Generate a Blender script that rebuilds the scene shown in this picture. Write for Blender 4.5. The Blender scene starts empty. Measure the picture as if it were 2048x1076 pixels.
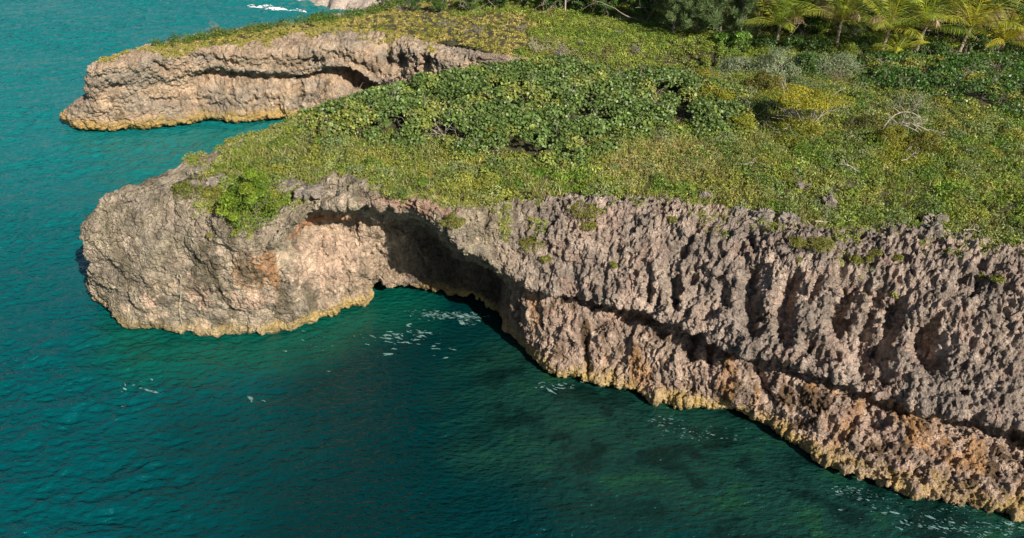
import bpy, math, random
import numpy as np
random.seed(7)
RNG = np.random.default_rng(11)
SC = bpy.context.scene
COL = SC.collection
R = math.radians

# ------------------------------------------------------------------ camera, sky, sun
CAM_H, PITCH, FPX = 30.0, R(33.0), 1577.0
cd = bpy.data.cameras.new('camera')
cam = bpy.data.objects.new('camera', cd); COL.objects.link(cam)
cam.location = (0, 0, CAM_H); cam.rotation_euler = (R(90) - PITCH, 0, 0)
cd.sensor_fit = 'HORIZONTAL'; cd.angle = 2 * math.atan(1024 / FPX)
cd.clip_start = 0.5; cd.clip_end = 8000
SC.camera = cam

SUN_EL, SUN_AZ = 34.0, 37.0      # azimuth: degrees to the right of straight behind the camera
sx, sy, sz = (math.sin(R(SUN_AZ)) * math.cos(R(SUN_EL)), -math.cos(R(SUN_AZ)) * math.cos(R(SUN_EL)), math.sin(R(SUN_EL)))
w = bpy.data.worlds.new('World'); SC.world = w; w.use_nodes = True
nt = w.node_tree; nt.nodes.clear()
so = nt.nodes.new('ShaderNodeOutputWorld'); bg = nt.nodes.new('ShaderNodeBackground')
sk = nt.nodes.new('ShaderNodeTexSky'); sk.sky_type = 'NISHITA'; sk.sun_disc = False
sk.sun_elevation = R(SUN_EL); sk.sun_rotation = math.atan2(sx, sy)
bg.inputs[1].default_value = 0.05
nt.links.new(sk.outputs[0], bg.inputs[0]); nt.links.new(bg.outputs[0], so.inputs[0])
ld = bpy.data.lights.new('sun', 'SUN'); ld.energy = 5.0; ld.angle = R(0.5); ld.color = (1.0, 0.93, 0.82)
sun = bpy.data.objects.new('sun', ld); COL.objects.link(sun)
import mathutils
sun.rotation_euler = mathutils.Vector((sx, sy, sz)).to_track_quat('Z', 'Y').to_euler()
SC.view_settings.view_transform = 'Standard'; SC.view_settings.look = 'None'
SC.view_settings.exposure = 0.55; SC.view_settings.gamma = 1.0
SC.render.engine = 'CYCLES'
SC.cycles.sample_clamp_direct = 2.0; SC.cycles.max_bounces = 5; SC.cycles.diffuse_bounces = 3; SC.cycles.glossy_bounces = 2
SC.cycles.transmission_bounces = 3; SC.cycles.transparent_max_bounces = 6

# ------------------------------------------------------------------ helpers
CP, SP = math.cos(PITCH), math.sin(PITCH)
def at(px, py, z):
    """survey point: the place at height z seen at photo pixel (px, py)"""
    dx, dy = (px - 1024) / FPX, (py - 538) / FPX
    t = (CAM_H - z) / (SP + dy * CP)
    return np.array([dx * t, t * (CP - dy * SP), z])
def project(P):
    d = CAM_H - P[..., 2]
    zc = P[..., 1] * CP + d * SP
    return 1024 + FPX * P[..., 0] / zc, 538 + FPX * (d * CP - P[..., 1] * SP) / zc, zc

def _hash(ix, iy, iz, seed):
    with np.errstate(over='ignore'):
        h = (ix.astype(np.uint32) * np.uint32(374761393) + iy.astype(np.uint32) * np.uint32(668265263)
             + iz.astype(np.uint32) * np.uint32(2147483647) + np.uint32(seed) * np.uint32(1274126177))
        h = (h ^ (h >> np.uint32(13))) * np.uint32(1274126177)
        h = (h ^ (h >> np.uint32(16))) * np.uint32(2246822519)
        return h ^ (h >> np.uint32(13))
def _chunks(fn):
    def g(P, *a, **k):
        P = np.asarray(P, dtype=np.float32).reshape(-1, 3)
        return np.concatenate([fn(P[i:i + 60000], *a, **k) for i in range(0, len(P), 60000)])
    return g
@_chunks
def perlin(P, seed=0):
    I = np.floor(P).astype(np.int32); f = P - I; I = I + 100000
    u = f * f * f * (f * (f * 6 - 15) + 10)
    out = 0
    for cx in (0, 1):
        for cy in (0, 1):
            for cz in (0, 1):
                h = _hash(I[:, 0] + cx, I[:, 1] + cy, I[:, 2] + cz, seed)
                gx = (h & np.uint32(1023)).astype(np.float32) / 511.5 - 1
                gy = ((h >> np.uint32(10)) & np.uint32(1023)).astype(np.float32) / 511.5 - 1
                gz = ((h >> np.uint32(20)) & np.uint32(1023)).astype(np.float32) / 511.5 - 1
                d = gx * (f[:, 0] - cx) + gy * (f[:, 1] - cy) + gz * (f[:, 2] - cz)
                wt = (u[:, 0] if cx else 1 - u[:, 0]) * (u[:, 1] if cy else 1 - u[:, 1]) * (u[:, 2] if cz else 1 - u[:, 2])
                out = out + d * wt
    return out * 1.3
def fbm(P, seed=0, oct=4, gain=0.5):
    P = np.asarray(P, dtype=np.float32).reshape(-1, 3); a, s = 1.0, 0
    for k in range(oct):
        s = s + a * perlin(P * (2.03 ** k), seed + 17 * k); a *= gain
    return s
def ridged(P, seed=0, oct=3, gain=0.5):
    P = np.asarray(P, dtype=np.float32).reshape(-1, 3); a, s = 1.0, 0
    for k in range(oct):
        s = s + a * (1 - 2.2 * np.abs(perlin(P * (2.07 ** k), seed + 31 * k))); a *= gain
    return s
@_chunks
def worley(P, seed=0):
    I = np.floor(P).astype(np.int32); f = P - I; I = I + 100000
    f1 = np.full(len(P), 9.0, np.float32); f2 = f1.copy()
    for cx in (-1, 0, 1):
        for cy in (-1, 0, 1):
            for cz in (-1, 0, 1):
                h = _hash(I[:, 0] + cx, I[:, 1] + cy, I[:, 2] + cz, seed)
                jx = (h & np.uint32(1023)).astype(np.float32) / 1023
                jy = ((h >> np.uint32(10)) & np.uint32(1023)).astype(np.float32) / 1023
                jz = ((h >> np.uint32(20)) & np.uint32(1023)).astype(np.float32) / 1023
                d = np.sqrt((cx + jx - f[:, 0]) ** 2 + (cy + jy - f[:, 1]) ** 2 + (cz + jz - f[:, 2]) ** 2)
                f2 = np.where(d < f1, f1, np.minimum(f2, d)); f1 = np.minimum(f1, d)
    return np.stack([f1, f2], 1)
def sstep(a, b, x):
    t = np.clip((x - a) / (b - a), 0, 1); return t * t * (3 - 2 * t)
def in_poly(X, Y, poly):
    res = np.zeros(X.shape, bool); n = len(poly)
    for i in range(n):
        x1, y1 = poly[i][:2]; x2, y2 = poly[(i + 1) % n][:2]
        if y1 == y2: continue
        c = ((y1 > Y) != (y2 > Y)) & (X < (x2 - x1) * (Y - y1) / (y2 - y1) + x1)
        res ^= c
    return res

def mesh_obj(name, V, F4, mat, parent=None, face_col=None, vert_col=None, smooth=True, nsides=4, label=None, cat=None, group=None, kind=None):
    """V (n,3); F4 (m,nsides) index array -> one mesh object"""
    me = bpy.data.meshes.new(name)
    V = np.ascontiguousarray(V, dtype=np.float32); F4 = np.ascontiguousarray(F4, dtype=np.int32)
    me.vertices.add(len(V)); me.vertices.foreach_set('co', V.ravel())
    me.loops.add(F4.size); me.loops.foreach_set('vertex_index', F4.ravel())
    me.polygons.add(len(F4)); me.polygons.foreach_set('loop_start', np.arange(0, F4.size, nsides, dtype=np.int32))
    me.polygons.foreach_set('loop_total', np.full(len(F4), nsides, np.int32))
    me.update(calc_edges=True)
    me.polygons.foreach_set('use_smooth', np.full(len(F4), smooth, bool))
    if face_col is not None:
        a = me.attributes.new('Col', 'FLOAT_COLOR', 'FACE')
        a.data.foreach_set('color', np.concatenate([face_col, np.ones((len(F4), 1))], 1).astype(np.float32).ravel())
    if vert_col is not None:
        a = me.attributes.new('Col', 'FLOAT_COLOR', 'POINT')
        a.data.foreach_set('color', np.concatenate([vert_col, np.ones((len(V), 1))], 1).astype(np.float32).ravel())
    if mat: me.materials.append(mat)
    o = bpy.data.objects.new(name, me); COL.objects.link(o)
    if parent: o.parent = parent
    tag(o, label, cat, group, kind)
    return o
def tag(o, label=None, cat=None, group=None, kind=None):
    for k, v in (('label', label), ('category', cat), ('group', group), ('kind', kind)):
        if v: o[k] = v
    return o
def empty(name, loc, label, cat, group=None):
    o = bpy.data.objects.new(name, None); COL.objects.link(o); o.location = tuple(float(c) for c in loc); o.empty_display_size = 0.3
    return tag(o, label, cat, group)
def grid_faces(nr, nc):
    i = np.arange(nr - 1)[:, None] * nc + np.arange(nc - 1)[None, :]
    return np.stack([i, i + 1, i + nc + 1, i + nc], -1).reshape(-1, 4)

# ------------------------------------------------------------------ materials
def new_mat(name):
    m = bpy.data.materials.new(name); m.use_nodes = True
    n = m.node_tree; n.nodes.clear()
    out = n.nodes.new('ShaderNodeOutputMaterial')
    return m, n, out
def N(n, t, **kw):
    x = n.nodes.new(t)
    for k, v in kw.items():
        if k in ('operation', 'blend_type', 'data_type', 'attribute_name', 'feature', 'noise_dimensions'): setattr(x, k, v)
        else: x.inputs[k].default_value = v
    return x
def rock_material():
    m, n, out = new_mat('karst_limestone')
    p = N(n, 'ShaderNodeBsdfPrincipled', Roughness=0.9); p.inputs['Specular IOR Level'].default_value = 0.25
    at_ = N(n, 'ShaderNodeAttribute', attribute_name='Col'); g = n.nodes.new('ShaderNodeNewGeometry')
    n1 = N(n, 'ShaderNodeTexNoise', Scale=5.0, Detail=8.0, Roughness=0.7)
    n2 = N(n, 'ShaderNodeTexNoise', Scale=24.0, Detail=5.0, Roughness=0.7)
    for x in (n1, n2): n.links.new(g.outputs['Position'], x.inputs['Vector'])
    r1 = N(n, 'ShaderNodeMapRange'); r1.inputs[1].default_value = 0.28; r1.inputs[2].default_value = 0.72; r1.inputs[3].default_value = 0.48; r1.inputs[4].default_value = 1.5
    r2 = N(n, 'ShaderNodeMapRange'); r2.inputs[1].default_value = 0.3; r2.inputs[2].default_value = 0.7; r2.inputs[3].default_value = 0.8; r2.inputs[4].default_value = 1.22
    n.links.new(n1.outputs['Fac'], r1.inputs[0]); n.links.new(n2.outputs['Fac'], r2.inputs[0])
    mu = N(n, 'ShaderNodeMath', operation='MULTIPLY'); n.links.new(r1.outputs[0], mu.inputs[0]); n.links.new(r2.outputs[0], mu.inputs[1])
    vm = N(n, 'ShaderNodeVectorMath', operation='SCALE'); n.links.new(at_.outputs['Color'], vm.inputs[0]); n.links.new(mu.outputs[0], vm.inputs['Scale'])
    n.links.new(vm.outputs[0], p.inputs['Base Color'])
    v = N(n, 'ShaderNodeTexVoronoi', Scale=9.0); n.links.new(g.outputs['Position'], v.inputs['Vector'])
    ad = N(n, 'ShaderNodeMath', operation='ADD'); n.links.new(v.outputs['Distance'], ad.inputs[0]); n.links.new(n1.outputs['Fac'], ad.inputs[1])
    a2 = N(n, 'ShaderNodeMath', operation='ADD'); n.links.new(ad.outputs[0], a2.inputs[0]); n.links.new(n2.outputs['Fac'], a2.inputs[1])
    b = N(n, 'ShaderNodeBump', Strength=1.0, Distance=0.11); n.links.new(a2.outputs[0], b.inputs['Height'])
    n.links.new(b.outputs[0], p.inputs['Normal']); n.links.new(p.outputs[0], out.inputs[0])
    return m
def leaf_material(name, rough=0.5, trans=0.25, spec=0.4):
    m, n, out = new_mat(name)
    a = N(n, 'ShaderNodeAttribute', attribute_name='Col')
    p = N(n, 'ShaderNodeBsdfPrincipled', Roughness=rough); p.inputs['Specular IOR Level'].default_value = spec
    t = n.nodes.new('ShaderNodeBsdfTranslucent'); mx = N(n, 'ShaderNodeMixShader', Fac=trans)
    mul = N(n, 'ShaderNodeVectorMath', operation='MULTIPLY'); mul.inputs[1].default_value = (1.3, 1.25, 0.55)
    n.links.new(a.outputs['Color'], p.inputs['Base Color']); n.links.new(a.outputs['Color'], mul.inputs[0]); n.links.new(mul.outputs[0], t.inputs['Color'])
    n.links.new(p.outputs[0], mx.inputs[1]); n.links.new(t.outputs[0], mx.inputs[2]); n.links.new(mx.outputs[0], out.inputs[0])
    return m
def noise_material(name, c1, c2, scale=3.0, rough=0.9, bump=0.3):
    m, n, out = new_mat(name)
    p = N(n, 'ShaderNodeBsdfPrincipled', Roughness=rough); g = n.nodes.new('ShaderNodeNewGeometry')
    x = N(n, 'ShaderNodeTexNoise', Scale=scale, Detail=6.0, Roughness=0.65); n.links.new(g.outputs['Position'], x.inputs['Vector'])
    cr = n.nodes.new('ShaderNodeValToRGB'); cr.color_ramp.elements[0].position = 0.35; cr.color_ramp.elements[1].position = 0.65
    cr.color_ramp.elements[0].color = (*c1, 1); cr.color_ramp.elements[1].color = (*c2, 1)
    n.links.new(x.outputs['Fac'], cr.inputs[0]); n.links.new(cr.outputs[0], p.inputs['Base Color'])
    b = N(n, 'ShaderNodeBump', Strength=bump, Distance=0.1); n.links.new(x.outputs['Fac'], b.inputs['Height']); n.links.new(b.outputs[0], p.inputs['Normal'])
    n.links.new(p.outputs[0], out.inputs[0])
    return m
ROCK = rock_material()
LEAF = leaf_material('leaf_matte', 0.55, 0.18, 0.3)
GLOSS = leaf_material('leaf_waxy', 0.46, 0.15, 0.45)
FROND = leaf_material('palm_leaflet', 0.42, 0.35, 0.4)
SOIL = noise_material('soil', (0.03, 0.03, 0.012), (0.08, 0.07, 0.03), 1.2)
BARK = noise_material('grey_bark', (0.16, 0.13, 0.10), (0.34, 0.29, 0.24), 8.0)
DEAD = noise_material('bleached_wood', (0.26, 0.22, 0.18), (0.46, 0.40, 0.34), 10.0)
PALMB = noise_material('palm_bark', (0.24, 0.18, 0.12), (0.42, 0.34, 0.25), 10.0)

# ------------------------------------------------------------------ cliffs: lofts through surveyed profiles
# rows: rim, upper, lip upper, lip, roof, recess, wall top, wall mid, wall low, base edge
def st(*pts): return [at(*p) for p in pts]
def auto(rim, base, out=0.3, zr=None):
    rim = np.array(rim, float); base = np.array(base, float); res = []
    for k in range(10):
        t = k / 9; p = rim * (1 - t) + base * t
        d = base[:2] - rim[:2]; L = np.linalg.norm(d) + 1e-6
        p[:2] += d / L * out * math.sin(math.pi * t); res.append(p)
    return res
near = []
for rx, ry, rz, bx, by in [(14, 66, 10, 12, 67.5), (8, 63.2, 10, 5.5, 64.8), (3.5, 60.4, 10, 1.5, 62.5), (-1, 57.6, 10, -2.2, 59.2), (-6.3, 55.0, 10, -7.2, 56.6),
                           (-12.3, 51.6, 9.8, -13.4, 53.1), (-16.2, 48.2, 9.3, -17.5, 49.6), (-18.8, 45.4, 9.1, -20.4, 47.1), (-20.9, 43.0, 8.9, -23.6, 46.0), (-22.4, 41.6, 8.75, -26.3, 44.8)]:
    near.append(auto((rx, ry, rz), (bx, by, 0.6)))
near += [
 st((232,388,8.6),(198,412,8.0),(180,438,7.3),(169,462,6.5),(171,485,5.8),(174,510,5.0),(176,530,4.0),(177,548,2.9),(180,560,1.8),(181,572,.7)),
 st((272,385,8.9),(235,410,8.3),(215,440,7.5),(205,475,6.5),(204,510,5.4),(207,540,4.3),(210,565,3.3),(213,590,2.2),(215,610,1.3),(218,628,.6)),
 st((330,385,9.1),(295,420,8.4),(275,455,7.5),(265,495,6.4),(266,530,5.3),(271,560,4.2),(277,590,3.1),(284,618,2.0),(292,640,1.2),(300,658,.5)),
 st((395,400,9.1),(365,435,8.3),(350,470,7.4),(343,508,6.2),(345,543,5.1),(350,573,4.1),(357,600,3.0),(366,625,2.0),(375,646,1.1),(385,664,.4)),
 st((450,447,8.6),(440,470,8.0),(435,495,7.2),(434,522,6.3),(437,550,5.3),(442,578,4.2),(450,603,3.1),(460,627,2.0),(470,647,1.1),(482,664,.4)),
 st((525,450,8.7),(518,472,8.1),(515,496,7.3),(515,522,6.3),(517,548,5.3),(522,573,4.2),(530,598,3.1),(540,621,2.0),(550,640,1.2),(562,656,.4)),
 st((575,415,9.0),(562,436,8.6),(553,456,8.2),(552,478,7.8),(556,486,7.2),(562,497,6.7),(567,512,6.1),(578,560,4.4),(592,615,2.0),(608,644,.4)),
 st((630,376,9.6),(618,390,9.3),(610,406,9.0),(612,427,8.7),(616,434,7.9),(620,442,6.9),(624,464,6.1),(632,530,4.2),(644,590,1.9),(658,627,.4)),
 st((690,364,9.9),(685,378,9.6),(682,394,9.4),(683,411,9.2),(688,420,8.2),(692,432,6.7),(696,450,6.0),(704,515,4.1),(715,568,2.0),(728,600,.5)),
 st((745,382,9.8),(745,391,9.6),(746,400,9.4),(748,411,9.2),(752,425,8.0),(757,443,6.2),(760,460,5.7),(764,505,3.9),(760,545,2.3),(752,562,1.5)),
 st((805,388,9.8),(806,398,9.6),(807,408,9.4),(808,421,8.8),(812,434,7.2),(816,454,5.3),(818,480,4.4),(818,520,2.9),(814,552,1.6),(812,571,.9)),
 st((868,412,9.5),(870,430,9.2),(873,445,8.9),(876,462,8.1),(880,476,6.3),(882,494,4.1),(882,515,3.3),(880,540,2.3),(878,560,1.5),(878,576,.8)),
 st((925,425,9.3),(915,448,9.0),(908,470,8.6),(905,493,7.6),(912,505,5.8),(920,520,3.8),(920,540,2.8),(920,558,2.0),(920,572,1.4),(922,585,.7)),
 st((985,423,9.3),(965,455,8.7),(958,485,7.8),(960,515,7.0),(970,523,5.2),(980,534,3.8),(985,552,2.8),(985,572,1.9),(980,590,1.2),(978,605,.6)),
 st((1045,412,9.3),(1020,455,8.5),(1008,500,7.3),(1005,545,6.1),(1012,553,5.1),(1022,564,3.9),(1022,576,3.4),(1018,600,2.5),(1015,625,1.5),(1018,648,.5)),
 st((1120,405,9.3),(1090,455,8.4),(1070,515,6.9),(1060,568,5.6),(1062,574,5.0),(1064,582,4.4),(1060,592,4.0),(1052,625,3.0),(1050,665,1.7),(1058,700,.5)),
 st((1200,412,9.2),(1175,465,8.3),(1150,535,6.6),(1138,588,5.3),(1138,594,4.8),(1138,602,4.3),(1136,611,4.0),(1128,655,2.9),(1124,705,1.5),(1130,746,.5)),
 st((1300,415,9.2),(1270,475,8.2),(1238,550,6.5),(1222,603,5.2),(1222,610,4.6),(1223,620,3.9),(1222,632,3.6),(1214,680,2.6),(1208,730,1.3),(1212,768,.5)),
 st((1430,438,9.1),(1395,510,7.9),(1362,590,6.2),(1345,645,5.0),(1345,653,4.4),(1346,664,3.7),(1344,676,3.4),(1335,718,2.5),(1328,765,1.2),(1332,793,.5)),
 st((1545,465,9.0),(1515,540,7.8),(1480,630,5.9),(1462,688,4.8),(1462,697,4.1),(1463,709,3.4),(1461,721,3.1),(1453,755,2.3),(1447,792,1.2),(1450,815,.6)),
 st((1650,485,8.9),(1625,570,7.6),(1595,665,5.6),(1578,725,4.5),(1578,735,3.8),(1579,748,3.1),(1577,761,2.8),(1572,795,2.1),(1568,835,1.1),(1572,862,.6)),
 st((1740,478,8.9),(1715,570,7.6),(1690,680,5.4),(1672,755,4.1),(1671,766,3.6),(1671,778,3.1),(1669,791,2.8),(1660,835,2.0),(1650,885,1.0),(1652,920,.5)),
 st((1850,480,8.9),(1830,580,7.5),(1805,700,5.2),(1790,800,3.5),(1789,810,3.2),(1788,822,2.8),(1786,834,2.6),(1775,880,1.8),(1762,935,.9),(1762,965,.5)),
 st((1960,505,8.8),(1945,610,7.3),(1925,740,4.8),(1912,823,3.6),(1912,835,3.0),(1913,851,2.3),(1911,865,2.1),(1905,905,1.6),(1900,960,.9),(1902,992,.5)),
 st((2090,525,8.8),(2080,630,7.3),(2062,770,4.7),(2052,856,3.5),(2052,868,2.9),(2053,885,2.1),(2051,899,1.8),(2048,940,1.4),(2046,1000,.8),(2048,1032,.4)),
]
for k, (dx, dy) in enumerate([(5, -4.0), (10, -6.5), (18, -9.5), (30, -16), (55, -24), (90, -30)]):
    near.append([p + np.array([dx, dy, 0]) for p in near[34]])
for k, zz in ((0, 5.0), (1, 6.0)):
    for p in near[k]: p[2] = min(p[2], zz)
assert len(near) == 41
def add_ends(stn, pts, deep):
    """row 0 inland under the soil; rows 11-12 the tidal notch and the foot below the water"""
    P = np.array([s for s in stn]); S = len(P)
    tan = np.gradient(P[:, :, :2].mean(1), axis=0); tan /= np.linalg.norm(tan, axis=1, keepdims=True)
    inw = np.stack([-tan[:, 1], tan[:, 0]], 1)          # left of travel
    c = pts
    if np.mean(np.einsum('ij,ij->i', inw, np.array(c)[None, :] - P[:, 0, :2])) < 0: inw = -inw
    n_in = np.concatenate([inw, np.zeros((S, 1))], 1)
    rim, edge = P[:, 0], P[:, 9]
    r0 = rim + n_in * 2.6 + [0, 0, -0.5]
    nb = edge + n_in * 0.35; nb[:, 2] = np.maximum(edge[:, 2] - 0.25, 0.1)
    nb2 = edge + n_in * deep[:, None]; nb2[:, 2] = 0.25
    uw = edge + n_in * deep[:, None] * 0.9; uw[:, 2] = -2.5
    return np.concatenate([r0[:, None], P, nb[:, None], nb2[:, None], uw[:, None]], 1), n_in
def resample(P, nsub, axis=0):
    P = np.moveaxis(P, axis, 0); n = len(P)
    d = np.linalg.norm(np.diff(P, axis=0), axis=-1); d = d.reshape(n - 1, -1).mean(1) + 1e-3
    T = np.zeros_like(P)
    sl = np.diff(P, axis=0) / d.reshape(-1, *([1] * (P.ndim - 1)))
    for i in range(n):
        if i == 0: T[i] = sl[0]
        elif i == n - 1: T[i] = sl[-1]
        else: T[i] = (sl[i] * d[i - 1] + sl[i - 1] * d[i]) / (d[i] + d[i - 1])
    out, par = [], []
    for i in range(n - 1):
        for t in np.arange(nsub[i]) / nsub[i]:
            t2, t3 = t * t, t * t * t
            out.append((2 * t3 - 3 * t2 + 1) * P[i] + (t3 - 2 * t2 + t) * d[i] * T[i] + (-2 * t3 + 3 * t2) * P[i + 1] + (t3 - t2) * d[i] * T[i + 1]); par.append(i + t)
    out.append(P[-1]); par.append(n - 1)
    return np.moveaxis(np.array(out), 0, axis), np.array(par)
def normals(G):
    a = np.gradient(G, axis=0); b = np.gradient(G, axis=1); c = np.cross(a, b)
    return c / (np.linalg.norm(c, axis=-1, keepdims=True) + 1e-9)
def smooth_grid(A, it=4):
    for _ in range(it):
        B = A.copy(); B[1:-1] = (A[:-2] + 2 * A[1:-1] + A[2:]) / 4; A = B.copy(); A[:, 1:-1] = (B[:, :-2] + 2 * B[:, 1:-1] + B[:, 2:]) / 4
    return A

NS = len(near)
deep = np.full(NS, 0.9); deep[18:24] = [1.5, 3.5, 4.5, 4.5, 3.5, 2.0]
NP, NIN = add_ends(near, (5, 50), deep)
def loft(Pc, res_s, res_r):
    ns = [max(2, int(np.linalg.norm(np.diff(Pc[i:i + 2, 1:11], axis=0), axis=-1).mean() / res_s[i])) for i in range(len(Pc) - 1)]
    G, su = resample(Pc, ns, 0)
    L = np.linalg.norm(np.diff(Pc, axis=1), axis=-1).mean(0)
    G, rv = resample(G, [max(3, int(l / res_r)) for l in L], 1)
    return G, su, rv
G, SU, RV = loft(NP, [0.35 if (i < 9 or i > 35) else 0.039 for i in range(NS - 1)], 0.036)
print('near grid', G.shape)
Nn = normals(G)
if Nn[(SU > 13) & (SU < 16)][:, (RV > 4) & (RV < 8), 1].mean() > 0: SGN = -1
else: SGN = 1
Nn = smooth_grid(Nn * SGN, 3)
shape2 = G.shape[:2]
SUg = np.repeat(SU[:, None], shape2[1], 1).ravel(); RVg = np.repeat(RV[None], shape2[0], 0).ravel()
P0 = G.reshape(-1, 3); Nf = Nn.reshape(-1, 3)

main = sstep(22.5, 26, SUg)                       # 0 on the headland, 1 on the long cliff
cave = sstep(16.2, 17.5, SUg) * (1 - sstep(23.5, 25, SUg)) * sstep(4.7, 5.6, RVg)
upper = 1 - sstep(3.2, 4.3, RVg)
rimf = np.exp(-((RVg - 1.3) / 0.9) ** 2)
top_in = 1 - sstep(0.0, 0.9, RVg)                 # the strip under the plants
hl = (1 - main) * (1 - cave)
def rock_disp(P, Nf, amp_f, amp_k, amp_s, seed):
    wv = np.stack([fbm(P * 0.5, seed + 1, 2), fbm(P * 0.5, seed + 2, 2), fbm(P * .5, seed + 3, 2)], 1)
    Q = P + wv * 0.7
    d = 0.55 * fbm(Q * [0.28, 0.28, 0.22], seed + 5, 2) * 0.6
    fl = ridged(Q * [0.95, 0.95, 0.22], seed + 7, 3, 0.55)
    d = d + amp_f * (fl - 0.9) * 0.55
    return d
def karst(P, amp, seed, zs=0.5):
    Q = P + np.stack([perlin(P * 1.7, seed), perlin(P * 1.7, seed + 1), perlin(P * 1.7, seed + 2)], 1) * 0.22
    a = worley(Q * [2.5, 2.5, 2.3 * zs], seed + 3); b = worley(Q * [6.3, 6.3, 6.3 * zs], seed + 4)
    pa = np.clip(a[:, 0] - .55, -.5, .3); pb = np.clip(b[:, 0] - .55, -.5, .3)
    r = ridged(P * [3.1, 3.1, 2.0], seed + 9, 3, 0.6)
    crack = np.exp(-((a[:, 1] - a[:, 0]) / .07) ** 2) * sstep(-.1, .3, perlin(P * .9, seed + 12))
    return amp * (.50 * pa + .36 * pb + 0.16 * (r - 0.9)) - crack * .13, a, b
amp_f = 0.10 + 0.42 * main * (0.45 + 0.55 * sstep(0.6, 2.5, RVg)) + 0.13 * hl
amp_f += .16 * cave * (1 - main); amp_f *= 1.0 * (1 - 0.7 * top_in)
d1 = rock_disp(P0, Nf, amp_f, 0, 0, 50) * (1 - 0.1 * cave)
# scalloped base edge
base = np.exp(-((RVg - 10.0) / 0.8) ** 2)
d1 += base * 0.45 * fbm(P0 * [0.7, 0.7, 0.2], 91, 3); d1 += hl * (1 - top_in) * .22 * fbm(P0 * [.45, .45, .6], 92, 2)
P0[:, 2] += base * .3 * perlin(P0 * [.6, .6, 0], 93)
# carved gullies and holes, each a line of survey points on the face: (px,py) path, radius, depth
pxg, pyg, zcg = project(P0)
vis = (Nf @ np.array([0, 0, 1.0]) * 0 + np.einsum('ij,ij->i', Nf, np.array([0, 0, CAM_H]) - P0)) > 0
GUL = [([(1505,545),(1500,600),(1508,660)], .42, .75), ([(1585,560),(1572,610),(1566,670)], .42, .8), ([(1712,580),(1695,620),(1692,650)], .62, 1.1),
       ([(1768,590),(1755,640),(1738,700),(1742,760)], .42, .9), ([(1800,620),(1788,665),(1776,700)], .4, .8), ([(1862,660),(1850,700),(1868,720)], .55, .9),
       ([(1385,680),(1380,715)], .3, .6), ([(1420,690),(1418,725)], .25, .5), ([(1620,690),(1640,715)], .4, .6), ([(1640,560),(1625,600)], .22, .5), ([(1395,455),(1375,500)], .2, .35),
       ([(1500,470),(1510,500)], .2, .35), ([(1300,565),(1296,600)], .16, .4), ([(1345,560),(1352,620)], .2, .4), ([(1960,560),(1950,590)], .2, .4), ([(1240,625),(1190,660)], .12, .2),
       ([(1180,600),(1170,690),(1175,740)], .18, .35), ([(1520,745),(1540,800)], .25, .45), ([(1740,800),(1745,850)], .3, .4), ([(1765,700),(1790,790)], .3, .5), ([(1450,610),(1440,560)], .2, .4)]
for path, rad, dep in GUL:
    pts = []
    for (a, b) in path:
        sc_ = (pxg - a) ** 2 + (pyg - b) ** 2; k = np.argmin(sc_ + np.where(vis, 0, 1e6) + zcg * 2); pts.append(P0[k])
    dm = np.full(len(P0), 9.0)
    for q in range(len(pts) - 1):
        A, B = pts[q], pts[q + 1]; AB = B - A; t = np.clip(((P0 - A) @ AB) / (AB @ AB + 1e-9), 0, 1)
        dm = np.minimum(dm, np.linalg.norm(P0 - (A + t[:, None] * AB), axis=1))
    near_ = dm < rad * 3
    dmn = dm[near_] + 0.35 * rad * perlin(P0[near_] * 3, 77)
    d1[near_] -= 1.7 * dep * np.exp(-(np.clip(dmn, 0, 9) / (rad * 1.15)) ** 2 * 1.1)
tq = fbm(P0 * [.55, .55, .75], 99, 3) * 3.5; tfl = np.floor(tq); tq = tfl + sstep(.38, .62, tq - tfl)
tr = fbm(P0 * [1.3, 1.3, 1.7], 103, 2) * 3; tfl = np.floor(tr); tr = tfl + sstep(.4, .6, tr - tfl)
d1 += (.085 * tq + .035 * tr) * (hl + .6 * cave * (1 - main) + .8 * main * sstep(5.2, 6.2, RVg)) * (1 - top_in)
slot = np.exp(-((RVg - 5.6) / .75) ** 2) * sstep(24.0, 25.5, SUg) * (.55 + .6 * sstep(-.3, .3, perlin(P0 * [.45, .45, 0], 95)))
d1 -= .75 * slot + .9 * np.exp(-((RVg - 5.2) / 1.0) ** 2) * sstep(24.0, 25.5, SUg) * sstep(.42, .15, worley(P0 * [.5, .5, .5], 94)[:, 0])
lipz = np.exp(-((RVg - 3.9) / .55) ** 2) * sstep(15.5, 17, SUg)
d1 += lipz * (.28 * fbm(P0 * [1.1, 1.1, .5], 96, 3) + .06)
d1 += cave * (1 - main) * (.34 * fbm(P0 * [.8, .8, .6], 97, 3) + .16 * ridged(P0 * [1.2, 1.2, .35], 98, 3) - .12)
P1 = P0 + Nf * d1[:, None]
N1 = smooth_grid(normals(P1.reshape(*shape2, 3)) * SGN, 1).reshape(-1, 3)
amp_k = 0.17 * hl + 0.46 * main * (0.55 + 0.45 * upper) + 0.42 * cave * (1 - main) + 0.12 * rimf
amp_k *= (1 - 0.6 * top_in)
kd, wa, wb = karst(P1, 1.0, 200)
rough_ = .4 + .95 * sstep(-.35, .35, fbm(P1 * [.45, .45, .3], 260, 3)); rough_ = 1 - main * (1 - rough_)
kd = kd * amp_k * rough_ * (1 - .45 * main * sstep(5.2, 6.2, RVg))
fis = ridged(P1 * [2.0, 2.0, .28] + .3 * perlin(P1 * 1.1, 231)[:, None], 232, 3, .6); fine = ridged(P1 * [5.5, 5.5, 4.0], 236, 3, .6)
kd += ((fis - 1.0) * (.15 * main + -.03 * main * sstep(5.2, 6.2, RVg) + .03 * hl + .05 * cave) + (fine - .9) * (.065 * main + .045 * hl + .03 * cave)) * (1 - .6 * top_in)
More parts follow.
